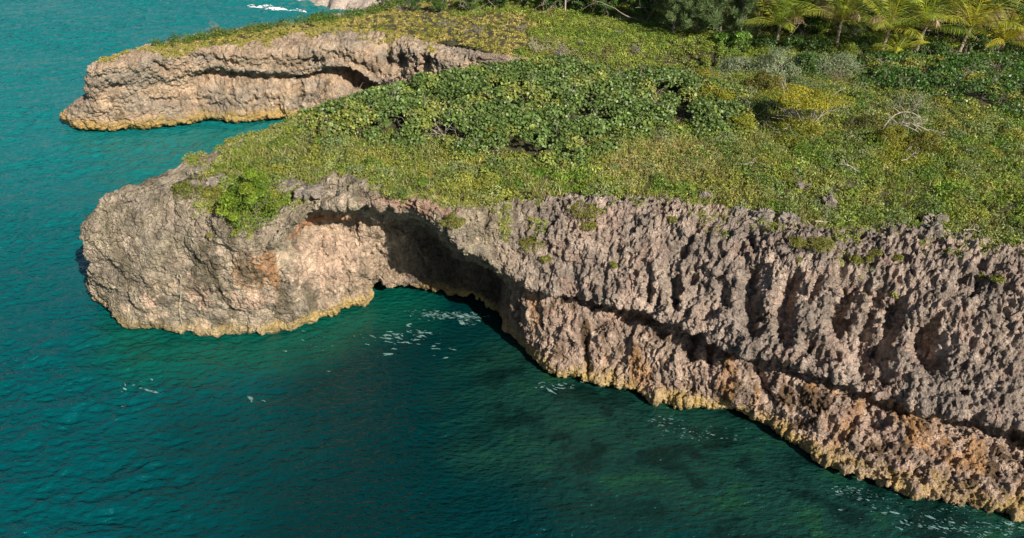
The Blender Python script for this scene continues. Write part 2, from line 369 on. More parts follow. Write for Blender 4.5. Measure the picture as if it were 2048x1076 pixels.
wc_ = worley(P1 * [.75, .75, .95] + .45 * np.stack([perlin(P1 * 1.3, 241), perlin(P1 * 1.3, 242), perlin(P1 * 1.3, 243)], 1), 244)
kd -= .16 * np.exp(-((wc_[:, 1] - wc_[:, 0]) / .045) ** 2) * (.35 + .65 * hl) * sstep(-.25, .2, perlin(P1 * .6, 245)) * (1 - top_in)
hole = worley(P1 * [1.15, 1.15, .8] + .5 * perlin(P1 * 1.2, 252)[:, None], 251)[:, 0]; kd -= .42 * sstep(.33, .12, hole) * sstep(-.2, .3, perlin(P1 * .3, 253)) * main * upper
# sharp karst pinnacles on the rim
pin = np.clip(ridged(P1 * [1.6, 1.6, 0.4], 301, 3, .6) - 0.75, -0.4, 1)
P2 = P1 + N1 * kd[:, None]
P2[:, 2] += pin * 0.34 * rimf * (0.25 + 0.75 * main)
lay = (ridged(P1 * [.8, .8, 1.6], 411, 3) - .9) * .05 + perlin(P1 * [0.5, 0.5, 2.0], 412) * 0.06
P2 += N1 * (lay * (1 - top_in))[:, None]

def lerp(a, b, t): return a * (1 - t[:, None]) + b * t[:, None]
def C(*c): return np.array(c, float)[None]
def rock_colour(P, Nf, RVg, main, cave, seed, far=0.0):
    n1 = fbm(P * 0.35, seed, 3); n2 = fbm(P * [1.1, 1.1, 0.9], seed + 1, 3); n3 = fbm(P * [1.5, 1.5, .16], seed + 2, 3)
    c = lerp(C(.265, .23, .20), C(.42, .35, .295), sstep(-.35, .4, n1))
    olive = C(.27, .245, .19)
    c = lerp(c, olive * np.ones_like(c), (1 - main) * (1 - cave) * sstep(-.3, .25, n2) * 0.75)
    low = sstep(4.6, 6.0, RVg)
    c = lerp(c, C(.35, .26, .20) * np.ones_like(c), low * (main * 0.75 + cave * 0.9) * (0.55 + 0.45 * sstep(-.4, .3, n2)))
    c = lerp(c, C(.50, .40, .32) * np.ones_like(c), sstep(.12, .5, n2) * 0.75 * (0.35 + low))
    return c, n1, n2, n3, low
col, n1, n2, n3, low = rock_colour(P2, N1, RVg, main, cave, 500)
px2, py2, _ = project(P2)
def blob(cx, cy, cz, rx, ry, rz, P=P2, rough=0.35, seed=5):
    c = at(cx, cy, cz); q = (P - c) / [rx, ry, rz]
    return 1 - sstep(0.5, 1.0, np.linalg.norm(q, axis=1) + rough * fbm(P * 2.0, seed, 3))
# iron stains, dark seeps, pale fresh patches (each where the rock has it), plus painted shade in the cave
col = lerp(col, C(.34, .19, .10), blob(505, 550, 5.2, 1.1, 2, 2.1, rough=.8) * (.5 + .5 * sstep(-.3, .3, n3)) * .8)
col = lerp(col, C(.42, .21, .095), blob(542, 550, 5.2, .42, 2, 2.2, rough=.6) * .7)
col = lerp(col, C(.66, .5, .42), blob(492, 504, 7.0, .8, 1.5, .5, rough=.7) * .6)
col = lerp(col, C(.60, .43, .36), blob(395, 590, 3.6, 1.0, 2, 1.5, rough=.6) * .7)
col = lerp(col, C(.60, .43, .36), blob(500, 600, 3.2, 1.7, 2, 1.0, rough=.6) * .6)
col = lerp(col, C(.60, .44, .36), blob(300, 605, 2.8, .6, 2, 1.0, rough=.7) * .8)
col = lerp(col, C(.62, .46, .385), blob(650, 520, 4.6, 3.4, 3, 2.4, rough=.4) * .65)
col = lerp(col, C(.50, .25, .14), blob(640, 450, 6.9, 3.0, 2, .75) * .75)
col = lerp(col, C(.10, .085, .06), blob(437, 550, 5.0, .28, 2, 2.2, rough=.5) * .85)
col = lerp(col, C(.10, .085, .06), blob(513, 560, 5.0, .16, 2, 2.0, rough=.4) * .85)
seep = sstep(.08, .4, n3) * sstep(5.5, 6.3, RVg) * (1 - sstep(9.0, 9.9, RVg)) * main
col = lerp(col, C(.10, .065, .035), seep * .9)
col = lerp(col, C(.40, .23, .10), sstep(.1, .45, fbm(P2 * [.55, .55, .2], 610, 2)) * low * main * .7)
seepu = sstep(.35, .6, fbm(P2 * [2.2, 2.2, .3], 620, 2)) * .55
col = lerp(col, C(.15, .13, .12), seepu * (1 - low) * (.4 + .6 * main))
col = lerp(col, C(.055, .047, .042), np.clip(cave * sstep(19.3, 20.8, SUg) * (1 - sstep(23.2, 24.2, SUg)) * .9, 0, 1))  # black-brown cave rock, painted near-black to deepen the shade in the recess
ms = fbm(P2 * [1.6, 1.6, .8], 640, 4, .65)
col *= (1 + .55 * np.clip(ms, -.8, .8))[:, None]
col = lerp(col, C(.11, .095, .065), (1 - main) * (1 - cave) * sstep(.08, .45, fbm(P2 * [.9, .9, .3], 641, 4, .6)) * .65)
col *= lerp(C(1.04, 1.0, .88), C(1.04, .97, .92), main)
col = lerp(col, C(.40, .27, .21), main * sstep(.1, .5, fbm(P2 * [.5, .5, .7], 660, 3)) * .45)
och = sstep(1.3, .6, P2[:, 2] + .35 * fbm(P2 * [.8, .8, .8], 630, 3))
col = lerp(col, C(.49, .345, .115), och * (.5 + .5 * sstep(-.3, .3, fbm(P2 * [.25, .25, .1], 633, 2))) * .85 * sstep(-.1, .3, P2[:, 2]))
col = lerp(col, C(.05, .055, .03), sstep(.22, -.05, P2[:, 2]))
col = lerp(col, C(.42, .24, .17), blob(860, 398, 9.5, 4, 2.2, .8) * .6)
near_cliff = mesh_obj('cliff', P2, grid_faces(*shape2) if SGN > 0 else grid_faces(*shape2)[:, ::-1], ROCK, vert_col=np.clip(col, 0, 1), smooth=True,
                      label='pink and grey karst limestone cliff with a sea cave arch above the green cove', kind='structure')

# ---- far headland
far = []
def fst(bx, by, rx, ry, lip=None, zt=7.6):
    pts = []
    zf = lambda y: .6 + (by - y) * .0505
    ys = np.linspace(ry, by, 10)
    if lip: ys = [ry, ry + (lip - ry) * .4, lip - 12, lip, lip + 3, lip + 7, lip + 11, lip + (by - lip) * .45, lip + (by - lip) * .75, by]
    for k, y in enumerate(ys):
        t = (y - ry) / (by - ry); x = rx * (1 - t) + bx * t; z = zf(y)
        if k == 0: z = zt
        elif k < 4: z = min(z + (.26 if lip and k == 3 else .12), zt - .12 * k)
        elif lip and k in (5, 6): z -= .25
        pts.append(at(x, y, z))
    return pts
for rx, ry, rz, bx, by in [(9, 60, 10, 10, 57), (8, 62.5, 9.6, 8, 59.5), (4.0, 64.5, 9, 3.0, 62.5), (0.5, 66.2, 8.3, -.8, 64.8), (-2.8, 68.0, 8, -4.0, 67.9)]:
    far.append(auto((rx, ry, rz), (bx, by, .6)))
for k, zz in ((0, 5.0), (1, 5.5), (2, 6.5)):
    for p in far[k]: p[2] = min(p[2], zz)
far += [fst(862, 250, 872, 94, zt=7.8), fst(800, 240, 825, 86, zt=7.8), fst(745, 232, 770, 74, 165, 7.9), fst(700, 232, 720, 68, 140, 7.9), fst(650, 231, 668, 67, 130, 7.9),
        fst(600, 232, 610, 72, 143, 7.9), fst(540, 234, 540, 80, 143, 7.8), fst(480, 238, 470, 90, 137, 7.7), fst(430, 236, 405, 100, 134, 7.6), fst(350, 245, 322, 106, zt=7.4),
        fst(260, 254, 250, 110, zt=7.2), fst(195, 257, 208, 122, zt=6.9)]
tp = [at(186, 134, 6.7), at(181, 148, 6.1), at(178, 164, 5.3), at(176, 180, 4.4), at(176, 193, 3.7), at(168, 203, 3.0), at(155, 211, 2.4), at(142, 220, 1.9), at(128, 230, 1.3), at(122, 237, .8)]
far.append(tp)
for rx, ry, rz, bx, by in [(-36.5, 73.2, 6.7, -42.5, 76.5), (-34.5, 75.4, 6.9, -38, 78.2), (-30, 77.2, 7.2, -32, 79.6), (-24, 79.6, 7.4, -25, 81.8), (-17, 83.5, 7.6, -18, 85.6), (-12, 87.5, 7.6, -14.5, 88.5), (-10, 94, 7, -13, 95), (-12, 102, 6, -16, 102)]:
    far.append(auto((rx, ry, rz), (bx, by, .6)))
FP, FIN = add_ends(far, (-15, 77), np.full(len(far), .8))
# inland side of this coast is to the north of the front face and to the south of the back face
GF, SF, RF = loft(FP, [.085 if 4 <= i <= 19 else .4 for i in range(len(far) - 1)], .075)
NF = normals(GF); sgF = -1 if NF[(SF > 8) & (SF < 14)][:, (RF > 4) & (RF < 8), 1].mean() > 0 else 1
NF = smooth_grid(NF * sgF, 2).reshape(-1, 3); PF = GF.reshape(-1, 3); sh = GF.shape[:2]
RFg = np.repeat(RF[None], sh[0], 0).ravel(); SFg = np.repeat(SF[:, None], sh[1], 1).ravel()
tin = 1 - sstep(0, .9, RFg)
PF1 = PF + NF * ((rock_disp(PF, NF, .24 * np.ones(len(PF)), 0, 0, 700)) * (1 - .6 * tin))[:, None]
pxf, pyf, zcf = project(PF)
visf = np.einsum('ij,ij->i', NF, np.array([0, 0, CAM_H]) - PF) > 0
carve = np.zeros(len(PF))
for path, rad_, dep_ in [([(774, 96), (776, 130)], .4, 1.0), ([(800, 118), (796, 145)], .5, 1.0), ([(852, 112), (850, 142)], .4, .9), ([(712, 152), (735, 165)], 1.1, 1.8), ([(480, 135), (560, 142)], .3, .8), ([(310, 128), (330, 140)], .25, .5),
                         ([(400, 132), (470, 130)], .3, .7), ([(580, 143), (640, 130)], .35, .9), ([(505, 160), (512, 200)], .2, .4), ([(600, 150), (602, 200)], .2, .4), ([(225, 175), (250, 172)], .2, .35), ([(300, 205), (420, 200)], .2, .35)]:
    q_ = [PF[np.argmin((pxf - a) ** 2 + (pyf - b) ** 2 + np.where(visf, 0, 1e6) + zcf)] for a, b in path]; AB = q_[1] - q_[0]
    t = np.clip(((PF - q_[0]) @ AB) / (AB @ AB + 1e-9), 0, 1); dm = np.linalg.norm(PF - q_[0] - t[:, None] * AB, axis=1) + .3 * rad_ * perlin(PF * 2, 781)
    carve += dep_ * np.exp(-(np.clip(dm, 0, 9) / rad_) ** 2)
PF1 = PF1 - NF * carve[:, None]
kd, _, _ = karst(PF1, 1.0, 720); NF1 = smooth_grid(normals(PF1.reshape(*sh, 3)) * sgF, 1).reshape(-1, 3)
PF2 = PF1 + NF1 * ((kd * .50 + perlin(PF1 * [.35, .35, 1.8], 731) * .14) * (1 - .6 * tin))[:, None]
wcf = worley(PF1 * [.5, .5, .8] + .5 * np.stack([perlin(PF1 * .9, 791), perlin(PF1 * .9, 792), perlin(PF1 * .9, 793)], 1), 794)
PF2 = PF2 + NF1 * (((ridged(PF1 * [2.2, 2.2, 1.8], 795, 3, .6) - .9) * .10 - .16 * np.exp(-((wcf[:, 1] - wcf[:, 0]) / .07) ** 2)) * (1 - .6 * tin))[:, None]
PF2[:, 2] += np.clip(ridged(PF1 * [1.4, 1.4, .4], 740, 2) - .8, -.3, 1) * .22 * np.exp(-((RFg - 1.3) / .9) ** 2)
colF, n1, n2, n3, low = rock_colour(PF2, NF1, RFg, np.full(len(PF2), .5), np.full(len(PF2), .2), 760)
colF *= (1 + .6 * np.clip(fbm(PF2 * [1.1, 1.1, .6], 765, 4, .65), -.8, .8))[:, None]
colF = lerp(colF, C(.56, .43, .34), (1 - sstep(.2, .7, tin)) * .35)
colF = lerp(colF, C(.13, .10, .06), sstep(.3, .6, n3) * .8 * sstep(5.5, 6.2, RFg) * (1 - sstep(9, 10, RFg)))
och = sstep(2.0, 1.0, PF2[:, 2] + .5 * fbm(PF2 * .6, 770, 3) + .2)
colF = lerp(colF, C(.46, .32, .11), och * .85)
colF *= lerp(C(1.1, 1.0, .84), C(.86, .86, .80), sstep(-.25, .3, fbm(PF2 * [.3, .3, .6], 777, 3)))
colF = lerp(colF, C(.06, .06, .03), sstep(.25, -.05, PF2[:, 2]))
mesh_obj('headland', PF2, grid_faces(*sh) if sgF > 0 else grid_faces(*sh)[:, ::-1], ROCK, vert_col=np.clip(colF, 0, 1),
         label='lower limestone headland across the inlet with an ochre tide band', kind='structure')

# ------------------------------------------------------------------ terrain on top
rim_n = NP[:, 1]; rim_f = FP[:, 1]
ctrl = [tuple(p) for p in rim_n[:41]] + [tuple(p) for p in rim_f]
for q in [(700,205,10.0),(900,165,10.7),(1100,155,10.7),(1300,150,10.5),(1000,260,9.9),(1200,350,9.6),(1600,330,9.7),(1900,350,9.6),(1500,200,9.9),(1900,200,9.9),(1800,120,9.6),(1200,80,8.9),(1000,60,8.6),(1400,60,9.3),(850,50,8.2),
          (480,350,9.3),(560,320,9.5),(2200,300,9.8),(600,45,7.6)]:
    ctrl.append(tuple(at(*q)))
ctrl += [(x, y, 9.5) for x in (0, 25, 50, 80) for y in (85, 110, 150)] + [(-12, 98, 6), (55, 55, 10), (80, 30, 10), (95, 60, 10)]
ctrl = np.array(ctrl); NRIM = 41 + len(rim_f)
def height(X, Y):
    X = np.asarray(X, float); Y = np.asarray(Y, float); num = np.zeros(X.shape); den = np.zeros(X.shape)
    for q, (cx, cy, cz) in enumerate(ctrl):
        w_ = 1 / ((X - cx) ** 2 + (Y - cy) ** 2 + .6) ** 1.6 if q < NRIM else 6 / ((X - cx) ** 2 + (Y - cy) ** 2 + 12) ** 1.6
        num += w_ * cz; den += w_
    z = num / den
    P = np.stack([X.ravel() * .3, Y.ravel() * .3, np.zeros(X.size)], 1)
    return z + 0.16 * fbm(P, 900, 3).reshape(X.shape)
# the land outline (rims) as one polygon
land = [tuple(p[:2]) for p in rim_n[3:]]
land = [(-1, 57.6)] + land[1:] + [(160, 30), (160, 170), (-25, 170), (-22, 120)] + [tuple(p[:2]) for p in rim_f[::-1][:-3]] + [(6, 63.5), (3.5, 60.4)]
LAND = np.array(land)
def edge_dist(X, Y):
    d = np.full(X.shape, 1e9)
    for i in range(len(LAND)):
        a, b = LAND[i], LAND[(i + 1) % len(LAND)]; ab = b - a; L = ab @ ab
        if L < 1e-9: continue
        t = np.clip(((X - a[0]) * ab[0] + (Y - a[1]) * ab[1]) / L, 0, 1)
        d = np.minimum(d, np.hypot(X - a[0] - t * ab[0], Y - a[1] - t * ab[1]))
    return np.where(in_poly(X, Y, LAND), d, -d)
xs = np.concatenate([np.arange(-45, 50, .3), np.arange(50, 160, 3)]); ys = np.concatenate([np.arange(0, 90, .3), np.arange(90, 170, 2)])
XX, YY = np.meshgrid(xs, ys, indexing='ij'); ED = edge_dist(XX, YY); ZZ = height(XX, YY)
keep = (ED > 1.0)
F = grid_faces(*XX.shape); kf = keep.ravel()[F].all(1); F = F[kf]
ZZ = ZZ - .12 * np.exp(-np.clip(ED - 1, 0, 9)) * 2
used, inv = np.unique(F, return_inverse=True)
TV = np.stack([XX.ravel(), YY.ravel(), ZZ.ravel()], 1)[used]
tn = fbm(TV * [.5, .5, 0], 910, 4)
tcol = lerp(C(.075, .075, .03), C(.17, .145, .08), sstep(-.3, .4, tn))
mesh_obj('ground', TV, inv.reshape(-1, 4), SOIL, vert_col=tcol, label='dry soil under the coastal scrub on top of the cliffs', kind='structure')

# far shore: low rock shelf with a little surf
fx, fy = np.meshgrid(np.arange(-70, 30, .5), np.arange(104, 175, .5), indexing='ij')
fp = np.stack([fx.ravel() * .15, fy.ravel() * .15, 0 * fx.ravel()], 1)
sd = (fy - 118 - (-30 - fx) * .75) + 4 * fbm(fp * 2, 950, 4).reshape(fx.shape)
fz = np.where(sd > 0, 2.4 * (1 - np.exp(-sd / 3)), sd * .5) + .4 * fbm(fp * 5, 951, 4).reshape(fx.shape) * (sd > 0)
fz = np.clip(fz, -1.5, 9)
fc = lerp(C(.40, .33, .28), C(.55, .45, .38), sstep(-.3, .3, fbm(fp * 9, 952, 3)))
mesh_obj('shore', np.stack([fx.ravel(), fy.ravel(), fz.ravel()], 1), grid_faces(*fx.shape), ROCK, vert_col=fc, label='pale rocky shore far across the bay', kind='structure')

# ------------------------------------------------------------------ water
xs = np.concatenate([-80 - np.cumsum(np.geomspace(.3, 400, 60))[::-1], np.arange(-80, -45, .25), np.arange(-45, 32, .12), 32 + np.cumsum(np.geomspace(.3, 400, 60))])
ys = np.concatenate([13 - np.cumsum(np.geomspace(.3, 200, 50))[::-1], np.arange(13, 50, .13), np.arange(50, 125, .25), 125 + np.cumsum(np.geomspace(.5, 500, 50))])
WX, WY = np.meshgrid(xs, ys, indexing='ij'); wsh = WX.shape
def wave(X, Y):
    a = R(12); u = X * math.cos(a) + Y * math.sin(a); v = -X * math.sin(a) + Y * math.cos(a)
    Z0 = np.zeros(X.shape)
    open_ = 0.42 + 1.15 * sstep(-4, -20, X - (Y - 40) * .15) 
    cr_ = lambda q, sd: (.42 - np.abs(perlin(q, sd)) * 1.6).reshape(X.shape)
    wx = .5 * perlin(np.stack([X * .3, Y * .3, Z0], -1), 8).reshape(X.shape)
    n = .12 * perlin(np.stack([u * .35 + wx, v * .75, Z0], -1), 1).reshape(X.shape)
    n = n + .085 * cr_(np.stack([u * .75 + wx, v * 1.7 + wx, Z0 + 7], -1), 2)
    n = n + .05 * perlin(np.stack([u * 1.7, v * 3.4, Z0 + 9], -1), 3).reshape(X.shape)
    gust = .7 + .9 * sstep(-.35, .4, fbm(np.stack([X * .06, Y * .09, Z0 + 3], -1), 4, 2).reshape(X.shape))
    fade = np.where((X > -82) & (X < 60) & (Y < 135) & (Y > 8), 1.0, 0.0)
    return n * open_ * gust * fade
WZ = wave(WX, WY)
Wf = np.stack([WX.ravel(), WY.ravel(), np.zeros(WX.size)], 1)
# distance in front of the long cliff's foot (drives the shallow rocky bottom)
foot = NP[:, 10, :2]
def foot_dist(X, Y, a, b):
    d = np.full(X.shape, 1e9)
    for i in range(a, b):
        p, q = foot[i], foot[i + 1]; ab = q - p; t = np.clip(((X - p[0]) * ab[0] + (Y - p[1]) * ab[1]) / (ab @ ab), 0, 1)
        d = np.minimum(d, np.hypot(X - p[0] - t * ab[0], Y - p[1] - t * ab[1]))
    return d
fd = foot_dist(WX, WY, 27, 39).ravel(); fh = foot_dist(WX, WY, 12, 19).ravel()
wn = fbm(Wf * .12, 30, 3); wn2 = fbm(Wf * [.33, .5, 1] + .5 * wn[:, None], 31, 6, .62); wn3 = fbm(Wf * [.3, .3, 1], 33, 3)
sea = lerp(C(.0, .060, .066), C(.006, .155, .155), sstep(28, 75, Wf[:, 1] + 4 * fbm(Wf * .05, 29, 3)))
cove = sstep(-22, -8, Wf[:, 0] + 3 * wn) * sstep(62, 40, Wf[:, 1])
wc = lerp(sea, C(.0, .023, .025), cove)
wc = lerp(wc, C(.0, .125, .105), sstep(52, 60, Wf[:, 1]) * (1 - sstep(68, 76, Wf[:, 1])) * sstep(-34, -24, Wf[:, 0]) * .6)
wc = lerp(wc, C(.002, .075, .050), sstep(5.5, 1.5, fh + 1.5 * wn3) * .8)
sh_ = sstep(11, 5.5, fd + 2.2 * wn3)
wc = lerp(wc, C(.006, .037, .027), sh_ * .9)
wc = lerp(wc, C(.010, .055, .024), sh_ * sstep(.2, .7, wn2) * .7)
wc = lerp(wc, C(.002, .014, .011), sh_ * sstep(.1, -.35, wn2) * sstep(11, 7, fd) * .9)
def water_material():
    m, n, out = new_mat('sea_water')
    p = N(n, 'ShaderNodeBsdfPrincipled', Roughness=0.05, IOR=1.45); p.inputs['Specular Tint'].default_value = (.42, .92, 1, 1)
    a = N(n, 'ShaderNodeAttribute', attribute_name='Col'); n.links.new(a.outputs['Color'], p.inputs['Base Color'])
    g = n.nodes.new('ShaderNodeNewGeometry'); mp = n.nodes.new('ShaderNodeMapping'); mp.inputs['Rotation'].default_value = (0, 0, R(-12)); mp.inputs['Scale'].default_value = (.6, 1.15, 1)
    n.links.new(g.outputs['Position'], mp.inputs['Vector'])
    x = N(n, 'ShaderNodeTexNoise', Scale=3.6, Detail=3.0, Roughness=0.55); n.links.new(mp.outputs[0], x.inputs['Vector'])
    b = N(n, 'ShaderNodeBump', Strength=1.0, Distance=0.2); n.links.new(x.outputs['Fac'], b.inputs['Height']); n.links.new(b.outputs[0], p.inputs['Normal'])
    n.links.new(p.outputs[0], out.inputs[0]); return m
mesh_obj('water', np.stack([WX.ravel(), WY.ravel(), WZ.ravel()], 1), grid_faces(*wsh), water_material(), vert_col=wc, label='teal sea, darker green in the cove', kind='structure')

# ------------------------------------------------------------------ plants: leaves are small flat polygons of their own
HEX = np.array([(math.cos(a), math.sin(a)) for a in np.arange(6) * math.pi / 3])
DIA = np.array([(0, -1), (.5, -.1), (0, 1), (-.5, -.1)])
def unit(v): return v / (np.linalg.norm(v, axis=-1, keepdims=True) + 1e-9)
def leaves(P, U, Nrm, L, W=None, shape=DIA):
    """one polygon per leaf: centre P, long axis U, facing Nrm, half length L, half width W"""
    U = unit(U); Vv = unit(np.cross(Nrm, U)); L = np.broadcast_to(L, (len(P),)); W = L if W is None else np.broadcast_to(W, (len(P),))
    V = P[:, None, :] + shape[None, :, 1, None] * U[:, None, :] * L[:, None, None] + shape[None, :, 0, None] * Vv[:, None, :] * W[:, None, None]
    n = len(shape); F = np.arange(len(P) * n).reshape(-1, n)
    return V.reshape(-1, 3), F
def rnd_dir(n, rng): return unit(rng.normal(size=(n, 3)))
def jitter_col(base, n, rng, amt=.2, hue=.08):
    b = np.broadcast_to(np.asarray(base, float), (n, 3)).copy()
    b *= np.exp(rng.normal(0, amt, (n, 1))); b[:, 0] *= np.exp(rng.normal(0, hue, n)); return np.clip(b, 0, 1)
def domes(C0, Rr, Hh, n_per, leaf, cols, rng, aspect=.55, up=.45, inner=.55, shape=DIA, droop=0.0):
    """leaf domes: centres C0, radii Rr, heights Hh"""
    idx = np.repeat(np.arange(len(C0)), n_per)
    D = rnd_dir(len(idx), rng); D[:, 2] = np.abs(D[:, 2]) * .95 + .02
    rr = inner + (1 - inner) * rng.random(len(idx)) ** .6
    P = C0[idx] + D * (rr * Rr[idx])[:, None] * np.array([1, 1, 0]) + np.stack([0 * rr, 0 * rr, D[:, 2] * rr * Hh[idx]], 1)
    Nn_ = unit(D * .6 + np.array([0, 0, up]) + rng.normal(0, .55, D.shape))
    U = rnd_dir(len(idx), rng); U[:, 2] -= droop
    U = U - Nn_ * np.einsum('ij,ij->i', U, Nn_)[:, None]
    sz_ = leaf * np.exp(rng.normal(0, .22, len(idx)))
    V, F = leaves(P, U, Nn_, sz_, sz_ * aspect * 1.6 if shape is DIA else sz_ * aspect, shape)
    return V, F, jitter_col(cols[idx], len(idx), rng)
def blades(P, h, wdt, cols, rng, lean=.35):
    n = len(P); U = unit(np.stack([rng.normal(0, lean, n), rng.normal(0, lean, n), np.ones(n)], 1)); hh = h * np.exp(rng.normal(0, .25, n))
    Nn_ = unit(np.stack([rng.normal(0, 1, n), rng.normal(0, 1, n), np.zeros(n)], 1)); Nn_ = unit(Nn_ - U * np.einsum('ij,ij->i', U, Nn_)[:, None])
    V, F = leaves(P + U * hh[:, None] * .45, U, Nn_, hh * .5, np.full(n, wdt))
    return V, F, jitter_col(cols, n, rng, .2, .1)
def merge(parts):
    Vs, Fs, Cs, o = [], [], [], 0
    for V, F, c in parts:
        Vs.append(V); Fs.append(F + o); Cs.append(c); o += len(V)
    return np.concatenate(Vs), np.concatenate(Fs), np.concatenate(Cs)
def tubes(lines, ns=5):
    """lines: list of (points, radii) -> tapered tubes"""
    Vs, Fs, o = [], [], 0
    for pts, rad in lines:
        pts = np.asarray(pts, float); k = len(pts); T = unit(np.gradient(pts, axis=0))
        ref = np.array([0, 0, 1.0]) if abs(T[0, 2]) < .8 else np.array([1.0, 0, 0])
        A = unit(np.cross(T, ref)); B = np.cross(T, A); ang = np.arange(ns) * 2 * math.pi / ns
        ring = pts[:, None] + (A[:, None] * np.cos(ang)[None, :, None] + B[:, None] * np.sin(ang)[None, :, None]) * np.asarray(rad)[:, None, None]
        Vs.append(ring.reshape(-1, 3))
        i = np.arange(k - 1)[:, None] * ns; j = np.arange(ns)[None]; j2 = (j + 1) % ns
        Fs.append(np.stack([i + j, i + j2, i + ns + j2, i + ns + j], -1).reshape(-1, 4) + o); o += k * ns
    return np.concatenate(Vs), np.concatenate(Fs)
def wander(p, d, L, n, rng, wob=.25, up=0.0):
    pts = [np.array(p, float)]; d = unit(np.array(d, float))
    for _ in range(n):
        d = unit(d + rng.normal(0, wob, 3) + [0, 0, up]); pts.append(pts[-1] + d * L / n)
    return np.array(pts)
def branching(p, d, L, r, lvl, rng, wob=.25, nb=3, up=0.0, spread=.9):
    pts = wander(p, d, L, 6, rng, wob, up); out = [(pts, np.linspace(r, r * .4, len(pts)))]
    if lvl > 0:
        for _ in range(nb):
            k = rng.integers(2, len(pts)); dd = unit(pts[k] - pts[k - 1]) + rng.normal(0, spread, 3) * .7
            out += branching(pts[k], dd, L * rng.uniform(.4, .7), r * .5, lvl - 1, rng, wob, nb, up, spread)
    return out
def ground_pt(px, py):
    z = 9.5
    for _ in range(6): p = at(px, py, z); z = float(height(p[0], p[1]))
    return at(px, py, z)
def gpoly(pts): return [tuple(ground_pt(*q)[:2]) for q in pts]
def scatter(x0, x1, y0, y1, dens, rng):
    n = int((x1 - x0) * (y1 - y0) * dens)
    return rng.uniform(x0, x1, n), rng.uniform(y0, y1, n)
def framed(X, Y, m=130):
    a, b, zc = project(np.stack([X, Y, np.full(X.shape, 9.5)], -1)); return (a > -m) & (a < 2048 + m) & (b > -m) & (b < 1076 + m) & (zc > 0)

# zones on the ground (traced once, turned into places on the ground)
Z_GRAPE = gpoly([(600,235),(700,190),(900,150),(1060,128),(1250,150),(1400,165),(1500,205),(1515,262),(1440,275),(1300,262),(1230,285),(1190,325),(1090,335),(960,330),(880,300),(790,285),(690,290),(640,280)])
Z_GRAPE_R = gpoly([(1690,128),(1850,118),(2040,120),(2250,130),(2250,260),(2040,240),(1980,230),(1900,205),(1800,190),(1700,175)])
Z_MEADOW = gpoly([(960,118),(900,95),(800,78),(900,45),(1000,25),(1150,25),(1350,62),(1490,95),(1440,125),(1300,130),(1100,115)])
Z_DRY = gpoly([(1215,300),(1320,270),(1450,290),(1420,350),(1300,380),(1210,350)])
Z_GREEN_R = gpoly([(1560,290),(1720,300),(1900,290),(2250,270),(2300,420),(2050,430),(1900,380),(1700,360),(1600,330)])
rng = np.random.default_rng(5)
def zone_d(X, Y, poly):
    """signed distance inside a zone"""
    d = np.full(X.shape, 1e9); Q = np.array(poly)
    for i in range(len(Q)):
        a, b = Q[i], Q[(i + 1) % len(Q)]; ab = b - a
        t = np.clip(((X - a[0]) * ab[0] + (Y - a[1]) * ab[1]) / (ab @ ab + 1e-9), 0, 1); d = np.minimum(d, np.hypot(X - a[0] - t * ab[0], Y - a[1] - t * ab[1]))
    return np.where(in_poly(X, Y, Q), d, -d)
def nz(X, Y, f, seed, o=3): return fbm(np.stack([X * f, Y * f, 0 * X], 1), seed, o)
PAL = np.array([(.21,.25,.04), (.26,.30,.10), (.28,.29,.05), (.17,.25,.03), (.33,.30,.095), (.19,.21,.055)])
def base_mask(X, Y, cut):
    ed = edge_dist(X, Y)
    m = ed > (cut + .9 * nz(X, Y, .5, 40, 3) + .5 * nz(X, Y, 1.7, 41, 2))
    head = sstep(-16.8, -19.6, X) * (Y < 52)          # thins out to bare rock towards the tip of the head
    m &= rng.random(X.shape) > head * 1.0
    m &= ~((X < -12) & (Y < 46) & (nz(X, Y, .6, 44, 2) > .3))
    return m
# --- low scrub carpet on the near land
X, Y = scatter(-22, 60, 22, 62, 8.5, rng); k = framed(X, Y); X, Y = X[k], Y[k]
k = base_mask(X, Y, .15); X, Y = X[k], Y[k]
k = (zone_d(X, Y, Z_GRAPE) < 1.2) & (zone_d(X, Y, Z_GRAPE_R) < 1.0) & (edge_dist(X, Y) > 0); X, Y = X[k], Y[k]
hc = ground_pt(1538, 258); k = np.hypot((X - hc[0]) / 1.3, (Y - hc[1]) / 1.0) > 1; X, Y = X[k], Y[k]
t = nz(X, Y, .22, 50, 3) + .35 * rng.normal(size=X.shape) * .5; t2 = nz(X, Y, .5, 51, 2) + .3 * rng.normal(size=X.shape)
ci = np.where(t > .28, 2, np.where(t < -.28, 3, np.where(t2 > .2, 1, np.where(t2 < -.25, 5, 0))))
ci = np.where((zone_d(X, Y, Z_GREEN_R) > 0) & (rng.random(X.shape) < .7), 3, ci)
ci = np.where((zone_d(X, Y, Z_DRY) > 0) & (rng.random(X.shape) < .6), 4, ci)
cc = PAL[ci] * np.exp(rng.normal(0, .2, (len(X), 1)) + .28 * nz(X, Y, .3, 57, 3)[:, None])
k = nz(X, Y, .9, 58, 2) + .25 * rng.normal(size=X.shape) > -.62; X, Y, ci, cc = X[k], Y[k], ci[k], cc[k]
rad = .2 + .42 * rng.random(len(X)) ** 1.6; hh = rad * rng.uniform(.7, 1.5, len(X))
edn = sstep(0.2, 2.2, edge_dist(X, Y)); rad *= .55 + .45 * edn; hh *= .45 + .55 * edn
base = np.stack([X, Y, height(X, Y) - .05], 1)
scr = domes(base, rad, hh, 72, .075, cc, rng, aspect=.42, inner=.55, up=.25)
bm = np.where((RVg > .5) & (RVg < 2.7) & (SUg > 10.5) & (SUg < 37))[0]; bm = rng.choice(bm, 9000, replace=False)
